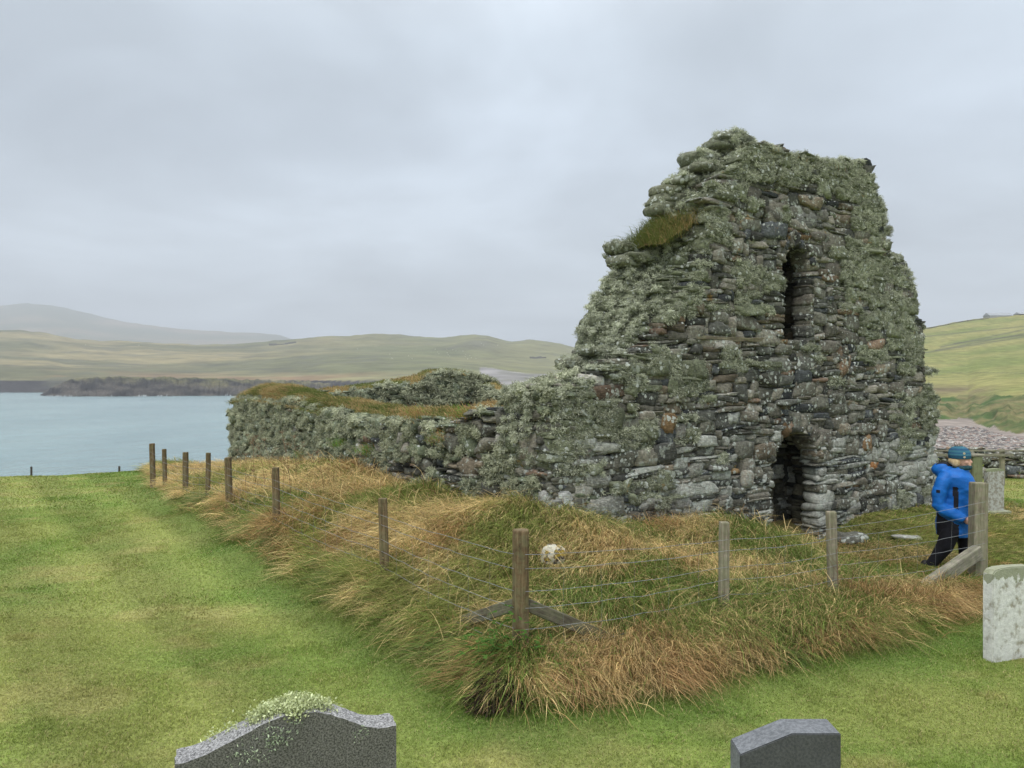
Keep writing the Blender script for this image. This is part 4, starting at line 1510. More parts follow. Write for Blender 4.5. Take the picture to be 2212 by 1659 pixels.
# ------------------------------------------------------------------ fences
def post_mesh(name, w_, h_, mat, parent, seed, rnd=False, tilt=(0, 0), cap=None):
    """a post of its own: split round or sawn, uneven, base at z = -0.3"""
    bm = bmesh.new()
    rr = random.Random(seed)
    ns = 14 if rnd else 4
    rings = []
    zs = [-0.35, 0, .12, .25, .4, .55, .7, .85, h_ - .012, h_]
    zs = [z for z in zs if z <= h_]
    for k, z in enumerate(zs):
        s = 1 - 0.03 * k / len(zs) - (0.07 if k == len(zs) - 1 else 0)
        ring = []
        if rnd:
            for i in range(ns):
                a = 2 * math.pi * i / ns
                r = w_ / 2 * s * (1 + 0.04 * math.sin(3 * a + seed) + rr.uniform(-.012, .012))
                ring.append(bm.verts.new((r * math.cos(a), r * math.sin(a), z)))
        else:
            c = w_ / 2 * s
            pts = []
            for (sx, sy) in ((1, 1), (-1, 1), (-1, -1), (1, -1)):
                e = 0.18
                if sx * sy > 0:
                    pts += [(sx * c, sy * c * (1 - e)), (sx * c * (1 - e), sy * c)]
                else:
                    pts += [(sx * c * (1 - e), sy * c), (sx * c, sy * c * (1 - e))]
            for (a, b) in pts:
                ring.append(bm.verts.new((a + rr.uniform(-.0015, .0015), b + rr.uniform(-.0015, .0015), z)))
        rings.append(ring)
    for r0, r1 in zip(rings[:-1], rings[1:]):
        for i in range(len(r0)):
            bm.faces.new((r0[i], r0[(i + 1) % len(r0)], r1[(i + 1) % len(r0)], r1[i]))
    bm.faces.new(rings[-1]); bm.faces.new(rings[0][::-1])
    bmesh.ops.recalc_face_normals(bm, faces=bm.faces)
    for f in bm.faces: f.smooth = rnd and abs(f.normal.z) < .5
    me = bpy.data.meshes.new(name); bm.to_mesh(me); bm.free()
    o = link_mesh(name, me, mat, parent)
    o.rotation_euler = (R(tilt[0]), R(tilt[1]), R(rr.uniform(-12, 12)) if rnd else R(rr.uniform(-6, 6)))
    return o


def tube_into(acc, pts, r, ns=5, col=(1, 1, 1)):
    pts = np.array(pts, float); n = len(pts)
    tan = np.gradient(pts, axis=0); tan /= np.linalg.norm(tan, axis=1, keepdims=True) + 1e-9
    up = np.array([0, 0, 1.0]) if abs(tan[0][2]) < .9 else np.array([1.0, 0, 0])
    s1 = np.cross(tan, up); s1 /= np.linalg.norm(s1, axis=1, keepdims=True) + 1e-9
    s2 = np.cross(s1, tan)
    rr = np.full(n, r) if np.isscalar(r) else np.asarray(r)
    a = np.arange(ns) / ns * 2 * math.pi
    V = pts[:, None, :] + rr[:, None, None] * (np.cos(a)[None, :, None] * s1[:, None, :] + np.sin(a)[None, :, None] * s2[:, None, :])
    idx = np.arange(n * ns).reshape(n, ns)
    Q = np.stack([idx[:-1], np.roll(idx[:-1], -1, 1), np.roll(idx[1:], -1, 1), idx[1:]], -1).reshape(-1, 4)
    acc.add(V.reshape(-1, 3), Q, None, np.tile(np.array(col, float), (n * ns, 1)))


def fence_run(label, posts, wires_h, stays, seed, group=None, wire_r=0.0019, barb=False):
    """posts: (x, y, ztop, width, material, round, is_part)"""
    p0 = posts[0]
    root = empty("wire_fence", (p0[0], p0[1], gz1(p0[0], p0[1])))
    tag(root, label, "fence", group)
    rr = random.Random(seed)
    for k, (x, y, zt, w_, mat, rnd, mine) in enumerate(posts):
        if not mine: continue
        g = gz1(x, y)
        o = post_mesh("post", w_, zt - g, mat, None, seed * 10 + k, rnd, (rr.uniform(-1.5, 1.5), rr.uniform(-2, 2)))
        o.location = (x, y, g)
        under(o, root)
    for wi, hz in enumerate(wires_h):
        wa = Acc()
        pts = []
        for (a, b) in zip(posts[:-1], posts[1:]):
            L_ = math.hypot(b[0] - a[0], b[1] - a[1]); n = max(int(L_ / 0.16), 3)
            dx, dy = (b[1] - a[1]) / L_, -(b[0] - a[0]) / L_
            offs = 0.5 * a[3] + 0.004
            za, zb = a[2] - hz * (a[2] - gz1(a[0], a[1])), b[2] - hz * (b[2] - gz1(b[0], b[1]))
            for i in range(n + (1 if b is posts[-1] else 0)):
                t = i / n
                w2 = (a[3] * (1 - t) + b[3] * t) * 0.5 + 0.004
                sag = -0.035 * 4 * t * (1 - t) * (0.4 + hz) * rr.uniform(.8, 1.2)
                pts.append((a[0] + (b[0] - a[0]) * t + dx * w2 + rr.uniform(-.003, .003), a[1] + (b[1] - a[1]) * t + dy * w2 + rr.uniform(-.003, .003),
                            za + (zb - za) * t + sag + rr.uniform(-.004, .004)))
        tube_into(wa, pts, wire_r, 4)
        under(wa.build("line_wire", M_WIRE), root)
    # the upright wires of the netting, run as one continuous wire down, along and up again
    if stays:
        wa = Acc(); pts = []; down = True
        for (a, b) in zip(posts[:-1], posts[1:]):
            L_ = math.hypot(b[0] - a[0], b[1] - a[1]); n = max(int(L_ / stays), 2)
            dx, dy = (b[1] - a[1]) / L_, -(b[0] - a[0]) / L_
            for i in range(1, n):
                t = i / n
                w2 = (a[3] * (1 - t) + b[3] * t) * 0.5 + 0.004
                x, y = a[0] + (b[0] - a[0]) * t + dx * w2, a[1] + (b[1] - a[1]) * t + dy * w2
                g = gz1(x, y); zt = (a[2] - wires_h[1] * (a[2] - gz1(a[0], a[1]))) * (1 - t) + (b[2] - wires_h[1] * (b[2] - gz1(b[0], b[1]))) * t - .03 * 4 * t * (1 - t)
                s_ = rr.uniform(-.015, .015)
                q3 = [(x, y, zt), (x + s_, y, (zt + g) / 2), (x + .001, y, g + .03)]
                pts += q3 if down else q3[::-1]
                down = not down
        tube_into(wa, pts, 0.0010, 3)
        under(wa.build("netting", M_WIRE), root)
    return root


def P(px, t_dir, ytop, w_, mat, rnd, mine=True):
    t = on_line(px, FL0, t_dir)
    q = FL0 + t_dir * t
    return (q[0], q[1], height_at(ytop, q[1]), w_, mat, rnd, mine)


WH = [0.19, 0.31, 0.49, 0.63, 0.80, 0.95]
corner = (FL0[0], FL0[1], height_at(1145, FL0[1]), 0.135, M_POST, True, True)
strainer = P(2113, FRD, 1043, 0.165, M_POSTG, False)
right_posts = [corner, P(1564, FRD, 1128, .085, M_POSTG, False), P(1801, FRD, 1105, .092, M_POSTG, False), strainer]
fr = fence_run("post and wire fence before the gable, from thick corner post to mossy strainer post", right_posts, WH, 0.32, 3, "fences round the ruin")
left_posts = [(*corner[:6], False)] + [P(px, FLD, yt, w_, M_POST, False) for (px, yt, w_) in
                                       [(831, 1077, .088), (597, 1010, .088), (495, 988, .09), (448, 978, .07), (400, 977, .085), (356, 970, .07), (330, 958, .095)]]
left_posts = [left_posts[0]] + left_posts[1:]
fl = fence_run("post and wire fence running beside the low wall towards the sea, nine brown posts", left_posts[::-1], WH, 0.32, 4, "fences round the ruin")
fl["label"] = "brown post and wire fence running alongside the low lichened wall towards the sea"


def brace(p0, p1, w_, h_, mat, root, seed):
    p0, p1 = Vector(p0), Vector(p1)
    d = p1 - p0
    o = plank_mesh("brace", d.length, w_, h_, seed, 0.003, mat, None, 0.006)
    o.location = (p0 + p1) / 2
    o.rotation_euler = d.to_track_quat("X", "Z").to_euler()
    under(o, root)
    return o


c0 = FL0 + FRD * 0.06; c1 = FL0 + FRD * 0.95
brace((c0[0], c0[1], .60), (c1[0], c1[1], .15), .045, .10, M_BRACED, fr, 5)
c0 = FL0 + FLD * 0.06; c1 = FL0 + FLD * 0.85
brace((c0[0], c0[1], .60), (c1[0], c1[1], .26), .045, .10, M_BRACED, fl, 6)
sx, sy = strainer[0], strainer[1]
tb = on_line(1915, FL0, FRD); cb = FL0 + FRD * tb
brace((sx - 0.05, sy - .09, height_at(1188, sy)), (cb[0], cb[1] - .1, height_at(1318, cb[1])), .11, .15, M_BRACE, fr, 7)

# two thin stakes of a stock fence at the edge of the lawn
eg = []
for px, yt in ((-140, 1012), (67, 1008), (257, 1007), (420, 1003)):
    yy = 21.3
    eg.append(((px - CX) / F * yy, yy, height_at(yt, yy), .05, plain_mat("tarred_stake", (0.05, 0.045, 0.04), (0.09, 0.08, 0.07)), True, True))
root = empty("stock_fence", (eg[0][0], eg[0][1], gz1(eg[0][0], eg[0][1])))
tag(root, "low wire fence with thin dark stakes on the lawn lip above the sea", "fence")
for k, e in enumerate(eg):
    g = gz1(e[0], e[1])
    o = post_mesh("stake", .055, e[2] - g, e[4], None, 60 + k, True); o.location = (e[0], e[1], g); under(o, root)
for hz in (.03, .14, .26):
    wa = Acc(); tube_into(wa, [(e[0], e[1], e[2] - hz) for e in eg], .0028, 4); under(wa.build("line_wire", M_WIRE), root)

# ------------------------------------------------------------------ gravestones
def slab(name, outline, thick, loc, rz, mats, rough_top=0.0, seed=0, bev=0.006, tilt=0.0, cuts=3, side=0.0):
    """outline (x,z) counter-clockwise; front at y = 0, back at y = thick"""
    rr = random.Random(seed)
    nv = len(outline)
    bm = bmesh.new()
    layers = []
    for j in range(cuts + 1):
        f = j / cuts
        ring = []
        for (x, z) in outline:
            amp = rough_top if 0 < j < cuts else rough_top * 0.3
            ring.append(bm.verts.new((x + rr.uniform(-1, 1) * amp * .7, thick * f, z + rr.uniform(-1, 1) * amp)))
        layers.append(ring)
    for r0, r1 in zip(layers[:-1], layers[1:]):
        for i in range(nv):
            f = bm.faces.new((r0[i], r0[(i + 1) % nv], r1[(i + 1) % nv], r1[i])); f.material_index = 1
    f = bm.faces.new(layers[0][::-1]); f.material_index = 0
    f = bm.faces.new(layers[-1]); f.material_index = 0
    bmesh.ops.recalc_face_normals(bm, faces=bm.faces)
    if bev:
        bmesh.ops.bevel(bm, geom=[e for e in bm.edges if e.calc_face_angle(0) > R(50)], offset=bev, segments=2, affect="EDGES")
    me = bpy.data.meshes.new(name); bm.to_mesh(me); bm.free()
    o = link_mesh(name, me, mats)
    o.location = loc
    o.rotation_euler = (R(tilt), R(side), rz)
    return o


# polished dark granite face with a rough-hewn pale top
def granite(name, a, b, rough, scale=220):
    m, t, p, out = new_mat(name)
    p.inputs["Roughness"].default_value = rough
    p.inputs["Specular IOR Level"].default_value = 0.4
    v = obj_vec(t)
    n = noise_n(t, scale, 2, 0.8, v)
    r = ramp(t, [(0.38, a), (0.62, b)])
    t.links.new(n, r.inputs[0])
    n2 = noise_n(t, 6, 4, 0.6, v)
    r2 = ramp(t, [(0.3, 0.85), (0.7, 1.15)]); t.links.new(n2, r2.inputs[0])
    t.links.new(mixc(t, 1.0, r.outputs[0], r2.outputs[0], "MULTIPLY"), p.inputs["Base Color"])
    if rough > 0.6:
        bump(t, p, noise_n(t, 60, 5, 0.7, v), 0.9, 0.01)
    return m


M_GRF = granite("dark_granite_face", (0.03, 0.03, 0.026), (0.20, 0.195, 0.18), 0.5, 150)
M_GRT = granite("rough_hewn_granite", (0.10, 0.10, 0.10), (0.42, 0.42, 0.42), 0.9, 130)
# front left stone: swept ogee top
dL, dR = 2.52, 2.80
hL, hR = 1.266, 1.266
xl, xr = (376 - CX) / F * dL, (856 - CX) / F * dR
pl, pr = np.array([xl, dL]), np.array([xr, dR])
W1 = np.linalg.norm(pr - pl); ang1 = math.atan2(dR - dL, xr - xl)
prof = []
_px = np.array([0, .06, .12, .25, .39, .46, .53, .60, .65, .74, .83, .9, .96, 1.0])
_pz = np.array([0, .002, .012, .05, .092, .104, .107, .101, .091, .062, .022, .004, .002, .004])
_fx = np.linspace(0, 1, 200); _fz = np.convolve(np.pad(np.interp(_fx, _px, _pz), 9, mode="edge"), np.ones(19) / 19, "valid")
for s in np.linspace(0, 1, 45):
    prof.append((s * W1, float(np.interp(s, _fx, _fz))))
ztop = EYE - hL
g1 = gz1((xl + xr) / 2, (dL + dR) / 2)
base_h = ztop - g1 + 0.2
outl = [(0, -base_h)] + [(W1, -base_h)] + [(x, z) for x, z in prof[::-1]]
hs1 = slab("headstone", outl, 0.115, (xl, dL, ztop), ang1, [M_GRF, M_GRT], 0.006, 4, 0.0, cuts=5)
tag(hs1, "dark speckled granite gravestone with curved rough top carrying a pale lichen tuft", "gravestone")
# its lichen
rs = np.random.default_rng(12)
hl = Acc()
for (s, off, rad, n) in [(0.45, .06, .06, 420), (0.54, .055, .05, 400), (0.37, .06, .035, 200), (0.62, .055, .035, 160), (.68, .06, .02, 40), (0.24, .09, .014, 20), (.52, .015, .022, 150), (.15, .1, .012, 12)]:
    a = rs.uniform(0, 6.28, n); r = rad * np.sqrt(rs.random(n))
    lx_ = s * W1 + np.cos(a) * r * 1.1; ly_ = np.clip(off + np.sin(a) * r * .55, 0.0, .11)
    lz_ = np.interp(lx_, [p_[0] for p_ in prof], [p_[1] for p_ in prof]) + 0.002
    P0 = np.stack([lx_, ly_, lz_], 1)
    g = np.stack([np.cos(a) * .5, np.sin(a) * .35 - .15, np.full(n, .8)], 1)
    P0[:, 2] += rs.random(n) * .016 * (rad > .03) * (1 - (r / rad) ** 2)
    V, Q, T, c = strands(P0, g, 4, 0.0105 + 0.004 * (rad > .045), 0.0030, (np.array((0.38, 0.42, 0.20)), np.array((0.72, 0.78, 0.48))), rs, droop=0.1, spread=1.0)
    hl.add(V, Q, T, c)
for (s, dz, rad, n) in [(.43, -.05, .02, 40), (.38, -.04, .012, 20), (.46, -.075, .015, 20), (.40, -.085, .012, 14), (.33, -.07, .01, 14), (.26, -.04, .012, 16), (.29, -.055, .008, 10), (.82, -.02, .012, 20), (.52, -.03, .012, 16), (.36, -.105, .006, 8), (.49, -.05, .01, 12)]:
    a = rs.uniform(0, 6.28, n); r = rad * np.sqrt(rs.random(n))
    zt_ = float(np.interp(s * W1, [p_[0] for p_ in prof], [p_[1] for p_ in prof]))
    P0 = np.stack([s * W1 + np.cos(a) * r, np.full(n, -.001), zt_ + dz + np.sin(a) * r], 1)
    g = np.stack([np.cos(a) * .8, np.full(n, -.5), np.sin(a) * .8], 1)
    V, Q, T, c = strands(P0, g, 2, 0.009, 0.0022, (np.array((0.25, 0.32, 0.20)), np.array((0.45, 0.52, 0.36))), rs, droop=0, spread=.4)
    hl.add(V, Q, T, c)
o = hl.build("lichen_tuft", M_LICHEN, hs1)

# front right stone: slanted left shoulder, flat top
M_DK = granite("smooth_slate_granite", (0.045, 0.048, 0.052), (0.085, 0.088, 0.092), 0.5, 90)
M_DKT = granite("weathered_slate_top", (0.12, 0.13, 0.14), (0.20, 0.21, 0.225), 0.7, 60)
dF = 3.0
X_ = lambda px: (px - CX) / F * dF
Z_ = lambda py: height_at(py, dF)
x0 = X_(1600)
outl = [(0, Z_(1633) - Z_(1587) - 1.0 - (Z_(1587) - Z_(1633)) * 0)]
zt = Z_(1587)
outl = [(0, -0.95), (X_(1819) - x0, -0.95), (X_(1819) - x0, 0), (X_(1713) - x0, 0), (0, Z_(1633) - zt)]
hs2 = slab("headstone", outl, 0.135, (x0, dF, zt), 0.0, [M_DK, M_DKT], 0.0, 5, 0.004, cuts=2)
tag(hs2, "small dark slate-grey gravestone with slanted left shoulder and flat smooth top", "gravestone")

# white lichen-crusted slab at the right edge
def crusted(name, base, white, green, topz, gw=0.12, lo=.44, hi=.50, sc=6):
    m, t, p, out = new_mat(name)
    v = obj_vec(t)
    n = noise_n(t, sc, 6, 0.62, v, 0.0)
    r = ramp(t, [(lo, 0), (hi, 1)]); t.links.new(n, r.inputs[0])
    c = mixc(t, r.outputs[0], base, white)
    n3 = noise_n(t, 28, 4, .6, v); r3 = ramp(t, [(.3, .8), (.7, 1.12)]); t.links.new(n3, r3.inputs[0])
    c = mixc(t, 1.0, c, r3.outputs[0], "MULTIPLY")
    cc_ = t.nodes.new("ShaderNodeTexCoord"); sx_ = t.nodes.new("ShaderNodeSeparateXYZ")
    t.links.new(cc_.outputs["Object"], sx_.inputs[0])
    zz = math_n(t, "MULTIPLY_ADD", noise_n(t, 12, 5, .6, v), gw * 2.4, sx_.outputs[2])
    rr_ = math_n(t, "GREATER_THAN", zz, topz + gw * 0.55)
    c = mixc(t, math_n(t, "MULTIPLY", rr_, .85), c, green)
    t.links.new(c, p.inputs["Base Color"])
    bump(t, p, math_n(t, "ADD", n, math_n(t, "MULTIPLY", noise_n(t, 60, 5, .7, v), .4)), .8, .02)
    return m


M_WL = crusted("white_lichen_crust", (0.33, 0.31, 0.25), (0.66, 0.66, 0.63), (0.24, 0.255, 0.155), 0.0, 0.14, .36, .47, 8)
d3 = 6.62
x3 = (2147 - CX) / F * d3
zt3 = height_at(1231, d3)
W3 = 0.50
outl = [(0.03, -1.1), (W3, -1.1)] + [(W3 + .0, -.05), (W3 - .03, 0.0), (.36, .004), (.22, .008), (.1, .002), (.035, -.012), (0.0, -.045), (0.004, -.3), (.012, -.6)]
hs3 = slab("headstone", outl, 0.10, (x3, d3, zt3), R(20), [M_WL, M_WL], 0.004, 6, 0.008, side=1.2)
tag(hs3, "white lichen-crusted upright gravestone with green mossy top, nearest the strainer post", "gravestone")

# small far slab beyond the fence
M_WL2 = crusted("pale_flaking_crust", (0.27, 0.25, 0.20), (0.44, 0.45, 0.41), (0.23, 0.26, 0.14), 0.0, 0.06, .40, .56, 16)
d4 = 13.2
x4 = (2134 - CX) / F * d4
outl = [(0, -1.2), (.32, -1.2), (.325, -.03), (.30, .0), (.2, .01), (.02, .0), (0, -.03)]
hs4 = slab("headstone", outl, 0.09, (x4, d4, height_at(1014, d4)), R(8), [M_WL2, M_WL2], 0.004, 7, 0.006)
tag(hs4, "narrow tall gravestone with flaking pale crust and mossy top beyond the fence", "gravestone")
o = plank_mesh("plinth", .46, .24, .06, 9, .003, M_WL, None, .01); o.location = (x4 + .16, d4 + .06, gz1(x4, d4) + .02); o.rotation_euler = (0, 0, R(8)); under(o, hs4) if False else None
o.parent = hs4; o.matrix_parent_inverse = hs4.matrix_basis.inverted()

# ------------------------------------------------------------------ dry-stone churchyard wall, rail fence and gate post behind the woman
wy = 18.6
dyk_root = empty("drystone_wall", (8.6, wy, 0))
tag(dyk_root, "low grey dry stone wall along the far side of the lawn, beyond the far gravestone", "wall")


def H_dyke(u, w_):
    return 0.66 + 0.05 * np.sin(u * 3.1) + 0.03 * np.sin(u * 7.7) + 0 * w_


dyk = Walling(np.array([10.6, wy]), np.array([1.0, 0.06]), np.array([-0.06, 1.0]), 7.5, 0.5, -0.3, 0.95, H_dyke, seed=41, slices=2, cell=(0.07, 0.055))
rs = np.random.default_rng(41)
V, Q, cc = stones_mesh("rubble", dyk.C, dyk.H * 0.99, dyk.ax, stone_cols(len(dyk.C), rs, np.full(len(dyk.C), .9)) * np.array([1.2, 1.2, 1.2, 1]), rs, k=(2.6, 5), rough=.2)
o = link_mesh("rubble", np_mesh("rubble", V, Q, col=cc, smooth=True), M_STONE); under(o, dyk_root)

rf = empty("rail_fence", (9.0, 17.4, gz1(9, 17.4)))
tag(rf, "wooden two-rail fence behind the woman in blue, its rails going off behind the chapel corner", "fence")
rx0, rx1 = 8.6, 16.0
for k, x in enumerate((8.7, 11.1, 13.5, 15.9)):
    g = gz1(x, 17.4)
    o = post_mesh("post", .09, .83 - g, M_POSTG, None, 80 + k); o.location = (x, 17.4, g); under(o, rf)
for (z, h_) in ((.80, .035), (.70, .06)):
    if z < .75 and True: pass
    o = plank_mesh("rail", 2.7 if z < .75 else rx1 - rx0, .035, h_, int(z * 100), .003, M_BRACE, None, .004)
    o.location = ((rx0 + 1.35) if z < .75 else (rx0 + rx1) / 2, 17.32, z); under(o, rf)
gpx, gpy = (2108 - CX) / F * 11.6, 11.6
gp = empty("gate_post", (gpx, gpy, gz1(gpx, gpy)))
tag(gp, "square wooden gate post with green mossy cap board, right behind the woman's back of head level", "post")
gp["label"] = "square mossy wooden gate post just beyond the woman in blue"
o = post_mesh("post", .15, height_at(985, gpy) - gz1(gpx, gpy), wood_mat("mossy_post", (0.17, 0.17, 0.09), (0.08, 0.08, 0.04), (0.25, 0.25, 0.15), 1.0), None, 91); o.location = (gpx, gpy, gz1(gpx, gpy)); under(o, gp)
o = plank_mesh("cap_board", .2, .17, .035, 92, .003, M_BRACE, None, .006); o.location = (gpx - .01, gpy, height_at(983, gpy)); under(o, gp)

# ------------------------------------------------------------------ loose stones and stalks
def boulder(name, x, y, z, h3, col, seed, label, mat=None):
    rs = np.random.default_rng(seed)
    V, Q, c = stones_mesh(name, np.array([[0., 0., 0.]]), np.array([h3]), np.eye(3), np.array([[*col, .9]]), rs, k=(2.4, 3.2), warp=.15)
    o = link_mesh(name, np_mesh(name, V, Q, col=c, smooth=True), mat or M_STONE)
    o.location = (x, y, z)
    return tag(o, label, "stone")


m, t, p, out = new_mat("white_stone_yellow_moss")
v = obj_vec(t)
r = ramp(t, [(0.46, (0.62, 0.60, 0.52)), (0.50, (0.62, 0.60, 0.52)), (0.52, (0.06, 0.055, 0.06)), (0.6, (0.09, 0.085, 0.09))])
t.links.new(noise_n(t, 7, 3, .5, v), r.inputs[0])
r2 = ramp(t, [(0.52, 0.0), (0.56, 1.0)]); t.links.new(noise_n(t, 9, 4, .6, obj_vec(t, (1, 1, 1.1))), r2.inputs[0])
c = mixc(t, r2.outputs[0], r.outputs[0], (0.30, 0.22, 0.03))
t.links.new(c, p.inputs["Base Color"]); bump(t, p, noise_n(t, 40, 5, .7, v), .8, .01)
bx_, by_ = (1197 - CX) / F * 8.0, 8.0
boulder("loose_stone", bx_, by_, height_at(1201, 8.0), [.125, .11, .11], (0.5, 0.5, 0.45), 3, "rounded white and black stone with yellow moss lying in the long grass", m)
boulder("loose_stone", (1962 - CX) / F * 11.4, 11.4, gz1(5.87, 11.4) + .02, [.24, .12, .03], (0.36, 0.36, 0.33), 4, "flat white stone in the grass between the doorway and the woman")
boulder("loose_stone", (1840 - CX) / F * 11.5, 11.5, gz1(5.1, 11.5) + .06, [.22, .14, .1], (0.12, 0.12, 0.1), 5, "dark grey stone half buried in grass right of the doorway")

M_STALK = plain_mat("dry_stalk", (0.14, 0.07, 0.04), (0.24, 0.14, 0.08), 40)


def stalk(px, d, ytop, h_, seed, label, group=None, rr_=.004, umb=True):
    rr = random.Random(seed)
    x = (px - CX) / F * d
    g = gz1(x, d)
    a = Acc()
    lean = (rr.uniform(-.15, .15), rr.uniform(-.05, .05))
    pts = [(lean[0] * k * h_ / 6 * (k / 6), lean[1] * k * h_ / 6, k * h_ / 6) for k in range(7)]
    tube_into(a, pts, np.linspace(rr_, rr_ * .5, 7), 5, (.2, .1, .05))
    for b in range(3 if umb else 5):
        k = rr.uniform(.45, .95); s = Vector(pts[0]).lerp(Vector(pts[-1]), k); s.x = lean[0] * h_ * k * k
        e = s + Vector((rr.choice((-1, 1)) * rr.uniform(.05, .16), rr.uniform(-.05, .05), rr.uniform(.06, .18)))
        tube_into(a, [s, (s + e) / 2 + Vector((0, 0, -.01)), e], rr_ * .5, 4, (.2, .1, .05))
        if umb:
            for q in range(7):
                an = q * .9
                tube_into(a, [e, e + Vector((math.cos(an) * .04, math.sin(an) * .04, .03))], rr_ * .35, 3, (.2, .1, .05))
    if umb:
        e = Vector(pts[-1])
        for q in range(12):
            an = q * .55; rd = .03 + .035 * (q % 2)
            tube_into(a, [e, e + Vector((math.cos(an) * rd, math.sin(an) * rd, .045))], rr_ * .4, 3, (.2, .1, .05))
    o = a.build("dead_weed", M_STALK)
    o.location = (x, d, g)
    return tag(o, label, "weed", group)


for k, (px, d, h_) in enumerate([(572, 12.6, .95), (592, 11.6, 1.1), (610, 12.0, .9), (628, 11.4, 1.15), (640, 12.8, .8), (548, 13.2, .85), (700, 11.5, .7), (530, 12.4, .75)]):
    stalk(px, d, 0, h_, 200 + k, "dry reddish-brown hogweed stalk standing in long grass before the far low wall", "dead hogweed stalks by the low wall")
stalk(1812, 7.9, 0, .5, 301, "bare reddish bramble stem beside the third fence post of the front fence", None, .004, False)
stalk(1838, 7.8, 0, .42, 302, "thin dark bramble stem standing in grass just left of the long brace", None, .003, False)

# withered dark dock clump at the tip of the bank
rs = np.random.default_rng(55)
dk = Acc()
n = 700
a = rs.uniform(0, 6.28, n); r = .17 * np.sqrt(rs.random(n))
x = -.13 + np.cos(a) * r; y = 5.62 + np.sin(a) * r * .7
z = look(GZ, x, y) + rs.uniform(0, .28, n) * (1 - r / .22)
c = np.where(rs.random((n, 1)) < .75, np.array((0.045, 0.035, 0.025))[None], np.array((0.13, 0.10, 0.06))[None]) * rs.uniform(.6, 1.4, (n, 1))
le = np.stack([np.cos(a) * .6, np.sin(a) * .6 - .2], 1)
blades(dk, x, y, z, le, rs.uniform(.05, .14, n), rs.uniform(.012, .035, n), c, c, rs, droop=1.3, stiff=.3)
tag(dk.build("withered_dock", M_GRASS), "withered blackish dock clump at the front tip of the grassy bank", "plant")
# a few green nettles above it
nl = Acc()
tube_into(nl, [(-.3, 5.85, gz1(-.3, 5.85)), (-.1, 5.85, .42), (.1, 5.85, .3)], .004, 4, (.06, .1, .03))
n = 160
x = rs.normal(-.1, .16, n); y = rs.normal(5.85, .1, n); z = look(GZ, x, y) + rs.uniform(.15, .42, n)
c = np.array((0.07, 0.14, 0.03))[None] * rs.uniform(.6, 1.4, (n, 1)); a = rs.uniform(0, 6.28, n)
blades(nl, x, y, z, np.stack([np.cos(a) * .9, np.sin(a) * .9], 1), rs.uniform(.04, .08, n), rs.uniform(.02, .04, n), c, c, rs, droop=.9, stiff=.2)
tag(nl.build("green_weed", M_GRASS), "broad-leaved green weed growing at the foot of the corner post", "plant")

# ------------------------------------------------------------------ far details
M_SHEEP = plain_mat("fleece", (0.6, 0.58, 0.52), (0.7, 0.68, 0.62), 5)


def sheep_mesh():
    bm = bmesh.new()
    bmesh.ops.create_icosphere(bm, subdivisions=2, radius=1, matrix=Matrix.Translation((0, 0, .75)) @ Matrix.Diagonal((.62, .32, .34, 1)))
    bmesh.ops.create_icosphere(bm, subdivisions=1, radius=1, matrix=Matrix.Translation((.72, 0, .85)) @ Matrix.Diagonal((.2, .12, .14, 1)))
    for sx in (-.38, .38):
        for sy in (-.15, .15):
            bmesh.ops.create_cone(bm, segments=6, radius1=.05, radius2=.07, depth=.5, cap_ends=True, matrix=Matrix.Translation((sx, sy, .25)))
    me = bpy.data.meshes.new("sheep"); bm.to_mesh(me); bm.free(); me.materials.append(M_SHEEP); return me


sm = sheep_mesh()
rr = random.Random(4)
for k, (px, py) in enumerate([(772, 755), (842, 766), (846, 775), (848, 777), (882, 770), (890, 776), (940, 757), (945, 762), (948, 766), (965, 757), (966, 763), (968, 768), (972, 771), (978, 758), (985, 760),
                              (1000, 762), (1005, 772), (1006, 767), (1015, 770), (1018, 774), (1028, 776), (1040, 745), (1045, 748), (1075, 747), (185, 746), (300, 748), (1010, 777)]):
    # walk out along the bearing until the land rises to that sight line
    best = None
    for D in np.arange(900, 1495, 8):
        zz = float(z_moor(np.array([float(px)]), np.array([D]))[0])
        if EYE - (py - HOR) / F * D <= zz:
            best = (D, zz); break
    if best is None: continue
    D, zz = best
    o = bpy.data.objects.new("sheep", sm); S.collection.objects.link(o)
    o.location = ((px - CX) / F * D, D, zz - .05); o.rotation_euler = (0, 0, rr.uniform(0, 6.28)); o.scale = (1.25,) * 3
    tag(o, "tiny white sheep grazing on the distant moor across the bay", "sheep", "sheep on the distant moor")


def box_bm(bm, x0, x1, y0, y1, z0, z1):
    bmesh.ops.create_cube(bm, size=1, matrix=Matrix.Translation(((x0 + x1) / 2, (y0 + y1) / 2, (z0 + z1) / 2)) @ Matrix.Diagonal((x1 - x0, y1 - y0, z1 - z0, 1)))


def mesh_obj(name, bm, mat, parent=None):
    me = bpy.data.meshes.new(name); bm.to_mesh(me); bm.free()
    return link_mesh(name, me, mat, parent)


M_BW = plain_mat("grey_render", (0.30, 0.31, 0.31), (0.38, 0.38, 0.38), 2); M_BR = plain_mat("pale_roof_sheet", (0.26, 0.28, 0.30), (0.32, 0.34, 0.36), 2); M_DW = plain_mat("dark_drystone", (0.07, 0.07, 0.06), (0.13, 0.12, 0.11), 1.2)


